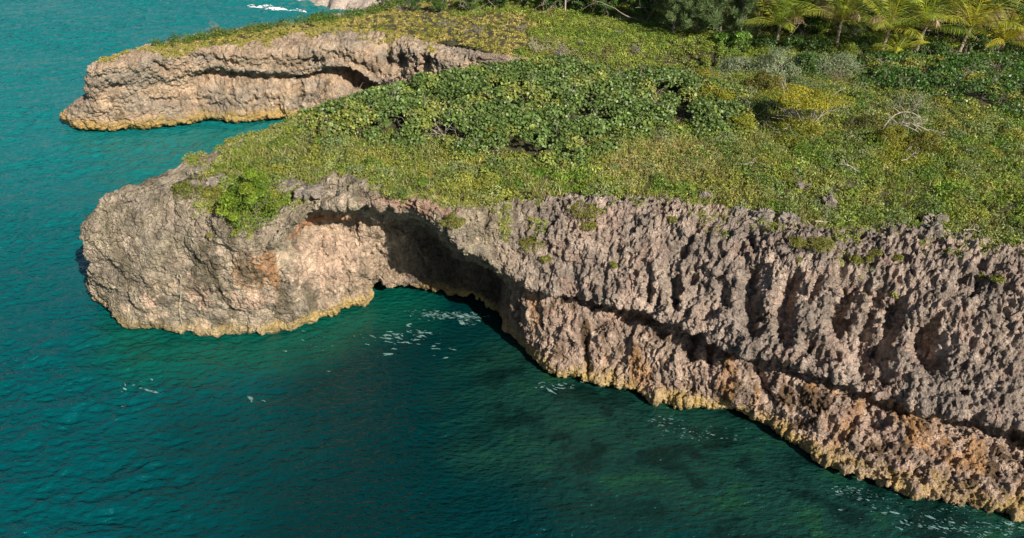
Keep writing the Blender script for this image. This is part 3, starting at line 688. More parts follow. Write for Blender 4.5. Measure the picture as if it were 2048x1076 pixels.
gsel = fbm(P2[bm] * [.42, .42, 0], 990, 3) + .5 * fbm(P2[bm] * [1.6, 1.6, 0], 991, 2) - .34 * (RVg[bm] - 1.0) + .1 * (1 - main[bm]) - 2 * (SUg[bm] < 13); bm = bm[gsel > .22]
bc_ = PAL[rng.integers(0, 3, len(bm))] * np.exp(rng.normal(0, .2, (len(bm), 1))); br_ = rng.uniform(.1, .3, len(bm))
sc2 = domes(P2[bm] - [0, 0, .03], br_, br_ * .9, 34, .05, bc_, rng, aspect=.4, inner=.4, up=.3); nm = np.where((SUg > 2.2) & (SUg < 10.3) & (RVg < 1.75))[0]; nm = rng.choice(nm, 5200); nm = nm[fbm(P2[nm] * [.5, .5, 0], 995, 2) > -.35 + .9 * sstep(6.8, 8.3, SUg[nm])]
nr_ = rng.uniform(.18, .42, len(nm)); nb_ = P2[nm] + np.stack([rng.uniform(-.25, .25, len(nm)), rng.uniform(-.25, .25, len(nm)), np.full(len(nm), -.06)], 1)
sc3 = domes(nb_, nr_, nr_, 46, .065, PAL[rng.integers(0, 5, len(nm))], rng, aspect=.42, inner=.5, up=.3)
X, Y = scatter(-20, 60, 22, 62, .32, rng); k = framed(X, Y) & (edge_dist(X, Y) > 1.0) & (zone_d(X, Y, Z_GRAPE) < 0) & (zone_d(X, Y, Z_GRAPE_R) < 0) & ((X > -15) | (Y > 46)); X, Y = X[k], Y[k]
Xb, Yb = scatter(12, 60, 30, 62, .55, rng); kb = framed(Xb, Yb) & (edge_dist(Xb, Yb) > 2.5) & (zone_d(Xb, Yb, Z_GRAPE) < 0) & (zone_d(Xb, Yb, Z_GRAPE_R) < 0) & (Yb > 41); X, Y = np.concatenate([X, Xb[kb]]), np.concatenate([Y, Yb[kb]])
lr_ = rng.uniform(.4, 1.0, len(X)); lc_ = np.array([(.11, .17, .03), (.15, .20, .06), (.20, .24, .10), (.10, .19, .02), (.24, .24, .04)])[rng.integers(0, 5, len(X))]
sc4 = domes(np.stack([X, Y, height(X, Y) + .02], 1), lr_, lr_ * rng.uniform(.6, 1.0, len(X)), 330, .07, lc_, rng, aspect=.45, inner=.7, up=.25)
scr = merge([scr, sc2, sc3, sc4])
print('scrub leaves', len(scr[1]))
mesh_obj('scrub', scr[0], scr[1], LEAF, face_col=scr[2], smooth=False, label='low olive and grey green coastal scrub covering the cliff top', cat='scrub', kind='stuff')
# --- grass and thin stems through it
X, Y = scatter(-22, 60, 22, 62, 95, rng); k = framed(X, Y, 60); X, Y = X[k], Y[k]
g = nz(X, Y, .35, 60, 2); k = (rng.random(X.shape) < sstep(-.25, .45, g)) | ((zone_d(X, Y, Z_DRY) > 0) & (rng.random(X.shape) < .8)); X, Y = X[k], Y[k]
k = (zone_d(X, Y, Z_GRAPE) < .6) & (zone_d(X, Y, Z_GRAPE_R) < .4); X, Y = X[k], Y[k]
k = base_mask(X, Y, .0) & (edge_dist(X, Y) > -.1); X, Y = X[k], Y[k]
t = rng.random(X.shape); gc = np.where((t < .45)[:, None], (.27, .27, .06), np.where((t < .92)[:, None], (.38, .32, .12), (.52, .46, .33)))
gr = blades(np.stack([X, Y, height(X, Y)], 1), .45, .026, gc, rng, .5)
print('grass', len(gr[1]))
mesh_obj('grass', gr[0], gr[1], LEAF, face_col=gr[2], smooth=False, label='thin ochre and olive grass growing through the cliff top scrub', cat='grass', kind='stuff')
# --- sea grape thickets
def grape(poly, name, label, base_c, Hm, seed, leaf=.085, dens=1.15, yellow=.35, shape=HEX, aspect=1.0, mat=None):
    r_ = np.random.default_rng(seed); q = np.array(poly)
    X, Y = scatter(q[:, 0].min(), q[:, 0].max(), q[:, 1].min(), q[:, 1].max(), dens, r_); zd = zone_d(X, Y, poly)
    k = (zd > -.3 + .5 * nz(X, Y, .6, seed, 2)) & framed(X, Y) & (edge_dist(X, Y) > -.2); X, Y, zd = X[k], Y[k], zd[k]
    lift = Hm * sstep(-.8, 1.8, zd) * (.72 + .35 * nz(X, Y, .35, seed + 1, 2)) * sstep(-.6, 2.0, edge_dist(X, Y))
    rad = r_.uniform(.45, .95, len(X)); tone = nz(X, Y, .3, seed + 2, 2) + r_.normal(0, .2, len(X))
    cc = np.asarray(base_c)[None] * np.exp(r_.normal(0, .15, (len(X), 1))); yl = (tone > .25)[:, None]
    cc = np.where(yl, cc * (1 - yellow) + np.array([.42, .36, .06]) * yellow * 1.3, cc)
    bs = np.stack([X, Y, height(X, Y) + lift - .35 * rad], 1)
    out = domes(bs, rad, rad * .85, int(100 * (.085 / leaf) ** 1.2), leaf, cc, r_, aspect=aspect, inner=.66, up=.3, shape=shape)
    st_ = []
    for j in r_.choice(len(X), min(len(X), 130), replace=False):
        p = np.array([X[j], Y[j], height(X[j], Y[j])]); st_ += branching(p, (r_.normal(0, .5), r_.normal(0, .5), 1), lift[j] + .5 + .5 * rad[j], .025, 1, r_, .3, 3)
    o = mesh_obj(name, out[0], out[1], mat or GLOSS, face_col=out[2], smooth=False, nsides=len(shape), label=label, cat='thicket', kind='stuff')
    Vt, Ft = tubes(st_, 4); mesh_obj('stems', Vt, Ft, BARK, parent=o)
    return o
grape(Z_GRAPE, 'sea_grape_thicket', 'dark green thicket of round leaved sea grape on the middle ridge', (.115, .175, .04), 1.35, 71, dens=2.0, leaf=.074, yellow=.22)
grape(Z_GRAPE_R, 'dense_thicket', 'dense deep green thicket in front of the palms at the right', (.06, .13, .018), 1.2, 72, leaf=.08, dens=2.0, shape=DIA, aspect=.8)
# --- meadow and the far headland's cover
def cover(name, label, test, x0, x1, y0, y1, dens, pal, leaf, per, seed, rr=(.25, .6), hs=(.6, 1.1), mat=LEAF):
    r_ = np.random.default_rng(seed); X, Y = scatter(x0, x1, y0, y1, dens, r_); k = framed(X, Y); X, Y = X[k], Y[k]
    k = test(X, Y, r_); X, Y = X[k], Y[k]; pal = np.array(pal)
    t = nz(X, Y, .2, seed, 3) + r_.normal(0, .22, len(X)); ci = np.clip(((t + .7) / 1.4 * len(pal)).astype(int), 0, len(pal) - 1)
    cc = pal[ci] * np.exp(r_.normal(0, .2, (len(X), 1))); rad = r_.uniform(*rr, len(X))
    o = domes(np.stack([X, Y, height(X, Y) - .05], 1), rad, rad * r_.uniform(*hs, len(X)), per, leaf, cc, r_, inner=.4)
    print(name, len(o[1])); return mesh_obj(name, o[0], o[1], mat, face_col=o[2], smooth=False, label=label, cat='scrub', kind='stuff')
ZG = lambda X, Y: zone_d(X, Y, Z_MEADOW)
cover('meadow_scrub', 'bright yellow green low scrub behind the sea grape ridge', lambda X, Y, r: (edge_dist(X, Y) > .6) & (Y > 54) & ((X > 2 + 3 * nz(X, Y, .2, 85, 2)) | ((Y > 79) & (X > -6))) & (zone_d(X, Y, Z_GRAPE) < 0) & (zone_d(X, Y, Z_GRAPE_R) < 0) & ((X > 1) | (Y > 60)),
      -6, 70, 54, 92, 8, [(.15,.22,.035), (.19,.25,.035), (.23,.27,.045), (.19,.24,.04), (.23,.23,.07)], .075, 95, 81)
cover('headland_grass', 'dry ochre grass and herbs along the brow of the far headland', lambda X, Y, r: (edge_dist(X, Y) > .25 + 1.1 * r.random(X.shape) * (nz(X, Y, .6, 9, 2) > -.1)) & (Y > 62) & (X < 2) & (zdN(X, Y) > 1.6),
      -40, 2, 62, 92, 7, [(.26,.215,.06), (.21,.19,.045), (.30,.25,.10), (.17,.18,.04)], .06, 30, 82, rr=(.15, .38), hs=(.5, 1.0)) if False else None
north = [tuple(p[:2]) for p in rim_f[19:]]
def zdN(X, Y):
    d = np.full(X.shape, 1e9); Q = np.array(north)
    for i in range(len(Q) - 1):
        a, b = Q[i], Q[i + 1]; ab = b - a; t = np.clip(((X - a[0]) * ab[0] + (Y - a[1]) * ab[1]) / (ab @ ab), 0, 1); d = np.minimum(d, np.hypot(X - a[0] - t * ab[0], Y - a[1] - t * ab[1]))
    return d
cover('dry_grass', 'dry ochre grass and herbs along the brow of the far headland',
      lambda X, Y, r: (edge_dist(X, Y) > .35 + .9 * (nz(X, Y, .45, 9, 2) > 0)) & (Y > 60) & (X < 5) & (X > -36),
      -40, 5, 60, 90, 6.5, [(.27,.26,.045), (.35,.30,.07), (.42,.34,.11), (.24,.25,.04)], .065, 42, 82, rr=(.15, .38), hs=(.5, 1.0))
cover('green_shrubs', 'dark green wind clipped shrubs along the seaward edge of the far headland',
      lambda X, Y, r: (edge_dist(X, Y) > .1) & (Y > 70) & (X < 12) & (X > -34.5) & (zdN(X, Y) < 2.3 + 1.2 * nz(X, Y, .3, 12, 2) + 3 * sstep(-14, 0, X)) & (r.random(X.shape) < sstep(-36, -30, X)),
      -40, 12, 70, 110, 3.2, [(.06,.12,.018), (.09,.15,.02), (.13,.17,.03)], .085, 90, 83, rr=(.4, .85), hs=(.8, 1.3), mat=GLOSS)

r_ = np.random.default_rng(88); fm = np.where((SFg > 5) & (SFg < 17) & (RFg > .2) & (RFg < 2.2))[0]; fm = r_.choice(fm, 5200)
fm = fm[fbm(PF2[fm] * [.5, .5, 0], 880, 3) - .55 * (RFg[fm] - .9) > .0]; fr_ = r_.uniform(.1, .3, len(fm))
fo = domes(PF2[fm], fr_, fr_ * .8, 26, .06, np.array([(.34, .30, .07), (.42, .35, .11), (.26, .26, .05)])[r_.integers(0, 3, len(fm))], r_, inner=.4)
mesh_obj('rim_plants', fo[0], fo[1], LEAF, face_col=fo[2], smooth=False, label='yellowed tufts creeping over the bare brow rock of the far headland', cat='plants', kind='stuff')

cover('far_wood', 'far off wood closing the view behind the trees', lambda X, Y, r: (edge_dist(X, Y) > 1) & (Y > 84) & (X > -8),
      -8, 130, 84, 135, .16, [(.05,.10,.018), (.07,.13,.02), (.10,.15,.03)], .22, 420, 89, rr=(1.6, 3.0), hs=(1.0, 1.7), mat=GLOSS)['category'] = 'wood'

# ------------------------------------------------------------------ shrubs that stand by themselves
def shrub(name, label, cat, px, py, wpx, h, cols, leaf, n, seed, group=None, wood=BARK, nw=7, mat=LEAF, flat=False, holes=0.0, loc=None, depth=.8, part=True, lump=.38):
    r_ = np.random.default_rng(seed); c = ground_pt(px, py) if loc is None else np.array(loc, float)
    zc = project(c)[2]; Wd = wpx / FPX * zc / 2
    o = empty(name, c, label, cat, group)
    m = max(6, int(14 * (Wd / 1.0) ** .5)); a = r_.uniform(0, 2 * math.pi, m); q = np.sqrt(r_.random(m)) * (.95 if m > 9 else .8)
    rc = Wd * lump * r_.uniform(.5, 1.2, m)
    zz = h * (.86 if flat else 1) * r_.uniform(.8, 1.12, m) * np.sqrt(np.clip(1 - q ** 2 * (.5 if flat else 1), 0, 1)) - rc * .75
    CC = np.stack([np.cos(a) * q * Wd, np.sin(a) * q * Wd * depth, np.maximum(zz, .05) if not flat else h * r_.uniform(.72, .86, m)], 1)
    cols = np.array(cols); cc = (.45 * cols[r_.integers(0, len(cols), m)] + .55 * cols.mean(0)) * np.exp(r_.normal(0, .1, (m, 1)))
    V, F, fc = domes(CC, rc, rc * (.42 if flat else 1.0), n // m, leaf, cc, r_, inner=.5, up=.4)
    if not flat:                                      # skirts of leaves down the sides
        V2, F2, f2 = domes(np.array([[0, 0, 0.0]]), np.array([Wd * .9]), np.array([h * .85]), n // 3, leaf, cc[:1], r_, inner=.75)
        V, F, fc = merge([(V, F, fc), (V2, F2, f2)])
    mesh_obj('foliage', V, F, mat, parent=o, face_col=fc, smooth=False)
    L = []
    for j in range(nw):
        k = r_.integers(0, m); tgt = CC[k]; p0 = np.array([r_.normal(0, .1) * Wd, r_.normal(0, .1) * Wd, -.1])
        L += branching(p0, tgt - p0, np.linalg.norm(tgt - p0), .03 * max(1, Wd * .6), 1, r_, .18, 3)
    V, F = tubes(L, 5); mesh_obj('branches', V, F, wood, parent=o)
    return o
GOLD = [(.32,.29,.025), (.26,.26,.025), (.20,.22,.02)]
OLV = [(.21,.21,.02), (.15,.17,.02), (.27,.24,.03)]
shrub('evergreen_bush', 'dense bright green bush spilling over the brow of the near headland', 'bush', 507, 436, 116, 2.7, [(.11,.20,.02), (.16,.24,.02), (.22,.27,.025)], .055, 12000, 101, depth=.75, lump=.34)
shrub('evergreen_bush', 'small bright green tuft on the rock above the arch', 'bush', 797, 388, 44, .45, [(.07,.16,.02), (.12,.17,.03)], .05, 900, 102)
shrub('evergreen_bush', 'low olive bush on bare rock left of the big headland bush', 'bush', 372, 388, 62, .7, [(.15,.16,.03), (.12,.14,.03)], .05, 1800, 103)
shrub('evergreen_bush', 'yellow green cushion bush at the seaward end of the headland scrub', 'bush', 425, 392, 46, .55, [(.18,.18,.03)], .05, 1200, 104)
shrub('bay_cedar', 'broad flat topped golden bush with bare grey branches showing under its crown', 'shrub', 1606, 258, 150, 2.5, GOLD[:2], .055, 15000, 105, flat=True, wood=DEAD, nw=14, lump=.36)
shrub('bay_cedar', 'rounded olive gold bush tucked in front of the flat topped golden bush', 'shrub', 1590, 276, 110, 1.15, OLV, .05, 6000, 106)
shrub('bay_cedar', 'golden green rounded bush at the right end of the round leaved thicket', 'shrub', 1482, 264, 62, 1.3, GOLD[1:], .05, 3500, 107)
shrub('bay_cedar', 'golden bush on the ridge above the end of the thicket', 'shrub', 1425, 212, 90, 1.5, GOLD, .055, 4000, 108)
shrub('bay_cedar', 'olive brown bush over a dark hollow below the silver shrubs', 'shrub', 1528, 182, 82, 1.4, [(.17,.15,.03), (.13,.13,.025)], .055, 3500, 109)
shrub('bay_cedar', 'low golden mound on the ridge crest, leftmost of the golden three', 'shrub', 1262, 158, 96, 1.5, [(.24,.21,.02), (.17,.17,.02)], .055, 3500, 110)
shrub('bay_cedar', 'low golden mound on the ridge crest, middle of the golden three', 'shrub', 1335, 160, 84, 1.4, GOLD, .055, 3000, 111)
shrub('bay_cedar', 'low golden mound on the ridge crest, rightmost of the golden three', 'shrub', 1398, 168, 70, 1.2, [(.24,.21,.02)], .055, 2400, 112)
shrub('bay_cedar', 'dark olive bush left of the arching dead branches', 'shrub', 1722, 262, 84, 1.1, [(.10,.10,.02), (.08,.09,.02)], .05, 3200, 113, wood=DEAD)
shrub('bay_cedar', 'golden olive bush below the arching dead branches', 'shrub', 1778, 290, 84, 1.2, OLV, .05, 4000, 114, wood=DEAD, nw=12)
shrub('bay_cedar', 'wide golden olive bush right of the arching dead branches', 'shrub', 1843, 302, 92, 1.1, [(.18,.17,.02), (.14,.14,.02)], .05, 4200, 115, wood=DEAD)
shrub('bay_cedar', 'low golden cushion under the two golden olive bushes', 'shrub', 1790, 322, 110, .6, GOLD[1:], .05, 3500, 116)
SILV = [(.20,.25,.13), (.17,.22,.10), (.25,.28,.18)]
shrub('silver_shrub', 'silver green shrub with grey twigs, leftmost of the silver group', 'shrub', 1480, 148, 84, 1.4, SILV, .06, 3500, 120, wood=DEAD, nw=12)
shrub('silver_shrub', 'tall silver green shrub in the middle of the silver group', 'shrub', 1558, 150, 110, 2.0, SILV, .06, 5500, 121, wood=DEAD)
shrub('silver_shrub', 'silver green shrub behind the brown dead bush', 'shrub', 1668, 152, 110, 1.7, SILV, .06, 4500, 122, wood=DEAD)
shrub('silver_shrub', 'low silver green shrub below the tall silver one', 'shrub', 1590, 182, 130, 1.0, [(.15,.20,.06), (.16,.20,.09)], .06, 4000, 123)
shrub('leafy_bush', 'deep green bush growing between the two silver shrubs', 'bush', 1612, 152, 64, 1.8, [(.05,.11,.018), (.07,.13,.02)], .075, 2500, 124, mat=GLOSS)
shrub('leafy_bush', 'yellow green bush at the foot of the palms', 'bush', 1690, 118, 66, 1.2, [(.15,.19,.025)], .06, 2200, 125)
# tufts rooted in the rock face
G2 = P2.reshape(*shape2, 3)
def face_pt(px, py):
    k = np.argmin((px2 - px) ** 2 + (py2 - py) ** 2 + np.where(vis, 0, 1e7) + (RVg < .8) * 1e7); return P2[k] + N1[k] * .02
for k, (a, b, wpx, h, lab) in enumerate([
    (1064, 492, 58, .55, 'shaggy ochre green plant clinging to the cliff face beside the arch'),
    (1092, 522, 26, .3, 'small tuft just below the shaggy plant on the cliff face'),
    (1228, 532, 18, .25, 'tiny lone tuft midway down the fluted cliff'),
    (1712, 522, 30, .25, 'mossy cushion on the karst slope, left one of a close pair'),
    (1735, 520, 24, .25, 'mossy cushion on the karst slope, right one of a close pair'),
    (1752, 508, 26, .25, 'mossy cushion just above the close pair'),
    (1793, 516, 24, .22, 'mossy cushion right of the close pair'),
    (1996, 562, 30, .3, 'mossy cushion near the right end of the karst slope'),
    (1962, 556, 20, .2, 'little yellow green cushion left of the rightmost one'),
    (1640, 492, 60, .4, 'mossy strip of plants hanging at the lip of the karst slope'),
    (1600, 486, 44, .35, 'yellow green plants over the lip left of the mossy strip'),
    (1596, 520, 18, .2, 'tiny moss spot below the lip plants'),
    (1345, 440, 26, .3, 'grey green tuft at the top of the deep flutes'),
    (1165, 425, 70, .4, 'olive plants draping over the top of the cliff right of the arch'),
    (1175, 452, 46, .3, 'thin trail of olive plants below the draping ones'),
    (905, 448, 48, .4, 'pale green plants over the right shoulder of the arch'),
    (420, 472, 16, .2, 'tiny tuft in the grey face under the headland bush')]):
    shrub('cliff_plant', lab, 'plant', a, b, wpx, h, [(.20,.19,.035), (.15,.16,.03)], .04, int(500 + 22 * wpx), 200 + k, loc=face_pt(a, b), nw=3, group='plants rooted in the cliff face')

# ------------------------------------------------------------------ dead wood
def dead(name, label, px, py, wpx, h, seed, kind='shrub', mat=DEAD, loc=None, dirx=1, lvl=2):
    r_ = np.random.default_rng(seed); c = ground_pt(px, py) if loc is None else np.array(loc, float); Wd = wpx / FPX * project(c)[2] / 2
    L = []
    if kind == 'shrub':
        for _ in range(9):
            L += branching((r_.normal(0, .15) * Wd, r_.normal(0, .1) * Wd, -.05), (r_.normal(0, 1), r_.normal(0, .7), .9), max(Wd, h) * .8, .028, lvl, r_, .3, 3)
    elif kind == 'arch':
        for j in range(4):
            t = np.linspace(0, 1, 12); s_ = r_.uniform(.6, 1.1); d_ = r_.uniform(-.5, .5)
            pts = np.stack([(-1 + 2 * t * s_) * Wd + .15 * np.sin(t * 7 + j), d_ * 2 + t * r_.normal(0, 1.2), h * s_ * np.sin(math.pi * t ** .8) * r_.uniform(.6, 1) + .05], 1); L.append((pts, np.linspace(.05, .015, 12)))
            for k in (4, 6, 8): L += branching(pts[k], (r_.normal(0, 1), r_.normal(0, .6), .3), Wd * .6, .025, 1, r_, .3, 3)
    else:
        pts = wander((-Wd * dirx, 0, .12), (dirx, 0, .12), Wd * 2, 10, r_, .22); L.append((pts, np.linspace(.045, .015, 11)))
        for k in (3, 5, 7): L += branching(pts[k], (dirx, r_.normal(0, .6), .8), Wd * .7, .025, 1, r_, .3, 2)
    V, F = tubes(L, 5); V[:, 2] = np.maximum(V[:, 2], -.1)
    o = mesh_obj(name, V, F, mat, label=label, cat='dead wood' if kind != 'shrub' else 'dead shrub'); o.location = tuple(c + [0, 0, .18 if kind == 'log' else 0]); return o
GREYW = noise_material('grey_twigs', (.15, .13, .125), (.30, .26, .25), 8.0)
BROWNW = noise_material('brown_twigs', (.14, .09, .065), (.28, .19, .14), 8.0)
dead('dead_branch', 'tangle of pale arching dead branches among the golden bushes', 1806, 262, 110, 1.5, 301, 'arch')
dead('dead_shrub', 'pale bare shrub behind the arching dead branches', 1830, 232, 110, 1.1, 302)
dead('dead_shrub', 'brown dead bush in front of the silver shrubs', 1676, 172, 84, 1.3, 303, mat=BROWNW)
dead('dead_shrub', 'grey leafless shrub at the left of the silver shrubs', 1462, 140, 60, 1.3, 304, mat=GREYW)
dead('dead_branch', 'forked white branch standing alone in the open scrub', 1500, 338, 40, 1.1, 305, 'log')
dead('dead_branch', 'white driftwood branch lying along the cliff edge', 1665, 452, 74, .4, 306, 'log')
dead('dead_branch', 'fallen reddish log under the round leaved thicket', 940, 342, 64, .4, 307, 'log', mat=BROWNW)
dead('dead_branch', 'pale crooked branch sticking out of the thicket at its left', 888, 270, 40, 1.9, 308, 'shrub', lvl=1)
dead('dead_branch', 'bare branches in the dark gap of the thicket at its right', 1140, 232, 60, 2.1, 309, 'shrub', lvl=1)
dead('dead_branch', 'thin bleached branch in the green scrub above the karst slope', 1690, 352, 50, .6, 310, 'log', dirx=-1)
dead('dead_branch', 'short white stick near the right edge of the scrub', 1942, 470, 38, .5, 311, 'log')
dead('dead_branch', 'pale twig sprawling at the middle of the right hand scrub', 1820, 330, 40, .5, 312, 'log')
for k, (a, b, wpx, lab) in enumerate([(886, 56, 60, 'purplish dead shrub nearest the far cliff brow'), (955, 66, 44, 'small purplish dead shrub on the far meadow'), (1075, 106, 70, 'wide pale dead shrub at the near edge of the meadow'),
    (1120, 112, 60, 'grey dead shrub right of the wide pale one'), (1045, 62, 26, 'tiny grey shrub in the middle of the meadow'), (1165, 92, 30, 'small grey shrub at the right of the meadow'), (1235, 70, 30, 'grey shrub high on the meadow below the pines'),
    (1270, 100, 34, 'little grey shrub low on the right meadow'), (432, 66, 50, 'lilac grey dead shrub on the far headland'), (815, 22, 60, 'bare white branched shrub on the far land beside the trees')]):
    dead('dead_shrub', lab, a, b, wpx, .7, 320 + k, mat=DEAD if k in (2, 9) else GREYW)

# ------------------------------------------------------------------ bare rock knobs in the scrub
def outcrop(px, py, wpx, h, lab, seed, loc=None):
    r_ = np.random.default_rng(seed); c = ground_pt(px, py) if loc is None else loc; Wd = wpx / FPX * project(c)[2] / 2
    nt_, npz = 72, 30; th = np.linspace(0, 2 * math.pi, nt_ + 1)[:-1]; ph = np.linspace(0, 1, npz)
    A, B = np.meshgrid(th, ph, indexing='ij')
    rr = np.cos(B * math.pi / 2) ** .5; V = np.stack([np.cos(A) * rr * Wd, np.sin(A) * rr * Wd * .7, np.sin(B * math.pi / 2) * h - .2], -1).reshape(-1, 3)
    D = unit(V + [0, 0, .1]); Q = V * 1.0 + seed * 3.1
    V = V * (1 + .35 * fbm(Q * 1.3, seed, 2))[:, None] + D * ((ridged(Q * [2.4, 2.4, 1.0], seed + 1, 4, .65) - .9) * .22 + (worley(Q * 4, seed)[:, :1][:, 0] - .5) * .2)[:, None]
    i, j = np.meshgrid(np.arange(nt_), np.arange(npz - 1), indexing='ij'); i2 = (i + 1) % nt_
    F = np.stack([i * npz + j, i2 * npz + j, i2 * npz + j + 1, i * npz + j + 1], -1).reshape(-1, 4)
    vc = lerp(C(.22, .19, .16), C(.38, .32, .26), sstep(-.3, .3, fbm(Q * 2, seed + 5, 3)))
    o = mesh_obj('rock_outcrop', V, F, ROCK, vert_col=vc, label=lab, cat='rock', group='bare rocks showing through the scrub'); o.location = tuple(c); return o
for k, q in enumerate([(1522, 440, 50, .75, 'jagged grey rock at the cliff edge, tallest of the edge rocks'), (1575, 448, 44, .6, 'pinkish rock just right of the tallest edge rock'), (1478, 432, 32, .5, 'small rock left of the tallest edge rock'),
    (1652, 408, 36, .6, 'lone grey rock deep in the green scrub'), (1605, 378, 26, .4, 'little pale rock behind the lone grey rock'), (1868, 444, 46, .5, 'long grey rock in the scrub at the right'), (1862, 466, 40, .5, 'pale rock below the long grey rock'),
    (1412, 396, 22, .35, 'tiny pink rock in the scrub above the flutes'), (1668, 470, 26, .4, 'blue grey block beside the driftwood'), (432, 366, 56, .4, 'broad pale rock left of the big headland bush'), (398, 345, 34, .35, 'small pale rock at the brow over the inlet'),
    (580, 372, 48, .4, 'pale pink rock right of the big headland bush'), (385, 372, 34, .3, 'whitish rock at the seaward end of the headland scrub'), (1200, 400, 36, .4, 'rough pink rock at the top of the cliff right of the arch'), (620, 382, 50, .4, 'pale rock on the lip over the left of the arch')]):
    outcrop(*q[:4], q[4], 400 + k)

# ------------------------------------------------------------------ palms
def palm(label, hub, base, flen, seed, nf=14, dry=3, yellow=.5):
    flen *= 1.55; dry = (dry + 1) // 2
    r_ = np.random.default_rng(seed); b = ground_pt(*base); zc = project(b)[2]
    # trunk height from the photo pixel distance between base and hub
    h = (base[1] - hub[1]) / FPX * zc / math.cos(PITCH - .2) + .1; h = max(h, .5)
    dx = (hub[0] - base[0]) / FPX * zc
    o = empty('coconut_palm', b, label, 'palm', 'coconut palms at the edge of the wood')
    t = np.linspace(0, 1, 12); pts = np.stack([dx * t ** 1.5, .15 * np.sin(t * 2), h * t - .15], 1); top = pts[-1]
    V, F = tubes([(pts, .16 - .05 * t + .02 * np.sin(t * 40))], 9); mesh_obj('trunk', V, F, PALMB, parent=o)
    nf = int(nf * r_.uniform(.85, 1.35)); tilt = r_.normal(0, .3, 2)
    for f in range(nf + dry):
        isdry = f >= nf; az = f * 2.39996 + r_.normal(0, .15); el = R(50) if isdry else R(86 - 74 * (f / nf) + r_.normal(0, 6)); L = flen * r_.uniform(.85, 1.12) * (.8 if isdry else 1)
        s_ = np.linspace(0, 1, 15); bend = (2.0 if isdry else 0.8 + .5 * r_.random()) * s_ ** 2.0
        e = el - bend; ds = L / 14; hx = np.concatenate([[0], np.cumsum(np.cos(e[:-1]) * ds)]); hz = np.concatenate([[0], np.cumsum(np.sin(e[:-1]) * ds)])
        if hz[-1] + top[2] < .1: hz = np.maximum(hz, .1 - top[2])
        ax = np.array([math.cos(az), math.sin(az), 0]); side = np.array([-math.sin(az), math.cos(az), 0])
        mid = top + ax * hx[:, None] + np.array([0, 0, 1]) * hz[:, None]
        VT, FT = tubes([(mid, np.linspace(.035, .008, 15))], 4)
        n = 38; u = np.linspace(.08, 1, n); cp = np.stack([np.interp(u, s_, mid[:, k]) for k in range(3)], 1); tg = unit(np.stack([np.interp(u, s_, np.gradient(mid[:, k])) for k in range(3)], 1))
        ll = flen * .26 * np.sin(np.clip(u * 1.05, 0, 1) * math.pi * .86 + .28) + .05; nrm_up = unit(np.cross(tg, side[None]))
        nrm_up *= np.sign(nrm_up[:, 2:3] + 1e-6)
        yellow = float(np.clip(yellow + r_.normal(0, .12), 0, 1))
        bc = np.array([.30, .21, .10]) if isdry else (np.array([.10, .20, .03]) * (1 - yellow) + np.array([.50, .45, .05]) * yellow) * (1 + .2 * r_.normal())
        Vs = []
        for sg in (-1, 1):
            d = unit(side[None] * sg * .8 + tg * .75 + np.array([0, 0, -.45 if not isdry else -1.2]) + r_.normal(0, .08, (n, 3)))
            nn = unit(nrm_up + r_.normal(0, .15, (n, 3))); nn = unit(nn - d * np.einsum('ij,ij->i', nn, d)[:, None])
            V1, F1 = leaves(cp + d * ll[:, None] * .5, d, nn, ll * .5, np.full(n, .05)); Vs.append((V1, F1, jitter_col(bc, n, r_, .15, .1)))
        Vs.append((VT, FT, np.tile(bc * 1.3, (len(FT), 1)))); V, F, c_ = merge(Vs)
        mesh_obj('dry_frond' if isdry else 'frond', V, F, FROND, parent=o, face_col=np.clip(c_, 0, 1), smooth=False)
    return o
palm('short palm with green fronds standing leftmost beside the dark pines', (1554, 52), (1553, 90), 2.6, 501, yellow=.45)
palm('palm with browned drooping fronds behind the leftmost one', (1516, 12), (1517, 72), 2.7, 502, dry=7, yellow=.4)
palm('broad palm with dry brown skirt, third from the left', (1671, 46), (1672, 98), 2.9, 503, dry=7, yellow=.45)
palm('palm leaning left of the sapling with a slim bare trunk', (1766, 62), (1760, 117), 2.9, 504, yellow=.65, dry=4)
palm('knee high palm sapling with four open fronds between two trunks', (1791, 103), (1791, 121), 1.6, 505, nf=8, dry=0, yellow=.6)
palm('palm with orange fruit stalks and a bare trunk right of the sapling', (1836, 58), (1828, 116), 3.0, 506, yellow=.55, dry=5)
palm('bright yellow crowned palm, tallest at the right', (1927, 58), (1916, 112), 3.2, 507, yellow=.95, dry=3)
palm('green palm filling the gap behind the sapling', (1722, 2), (1720, 72), 3.0, 508, yellow=.35)
palm('green palm behind the yellow crowned one to its left', (1872, 5), (1870, 75), 3.0, 509, yellow=.45)
palm('small dark palm low at the right edge of the row', (2003, 84), (2000, 108), 2.2, 510, nf=12, dry=2, yellow=.35)
palm('tall palm at the back between the broad palm and the leaning one', (1790, -8), (1790, 70), 3.0, 511, yellow=.6)
palm('dark palm half hidden right of the yellow crowned one', (1975, 8), (1975, 76), 2.8, 512, yellow=.3)
palm('green palm at the back left between pines and broad palm', (1602, 0), (1604, 66), 2.8, 513, yellow=.35)

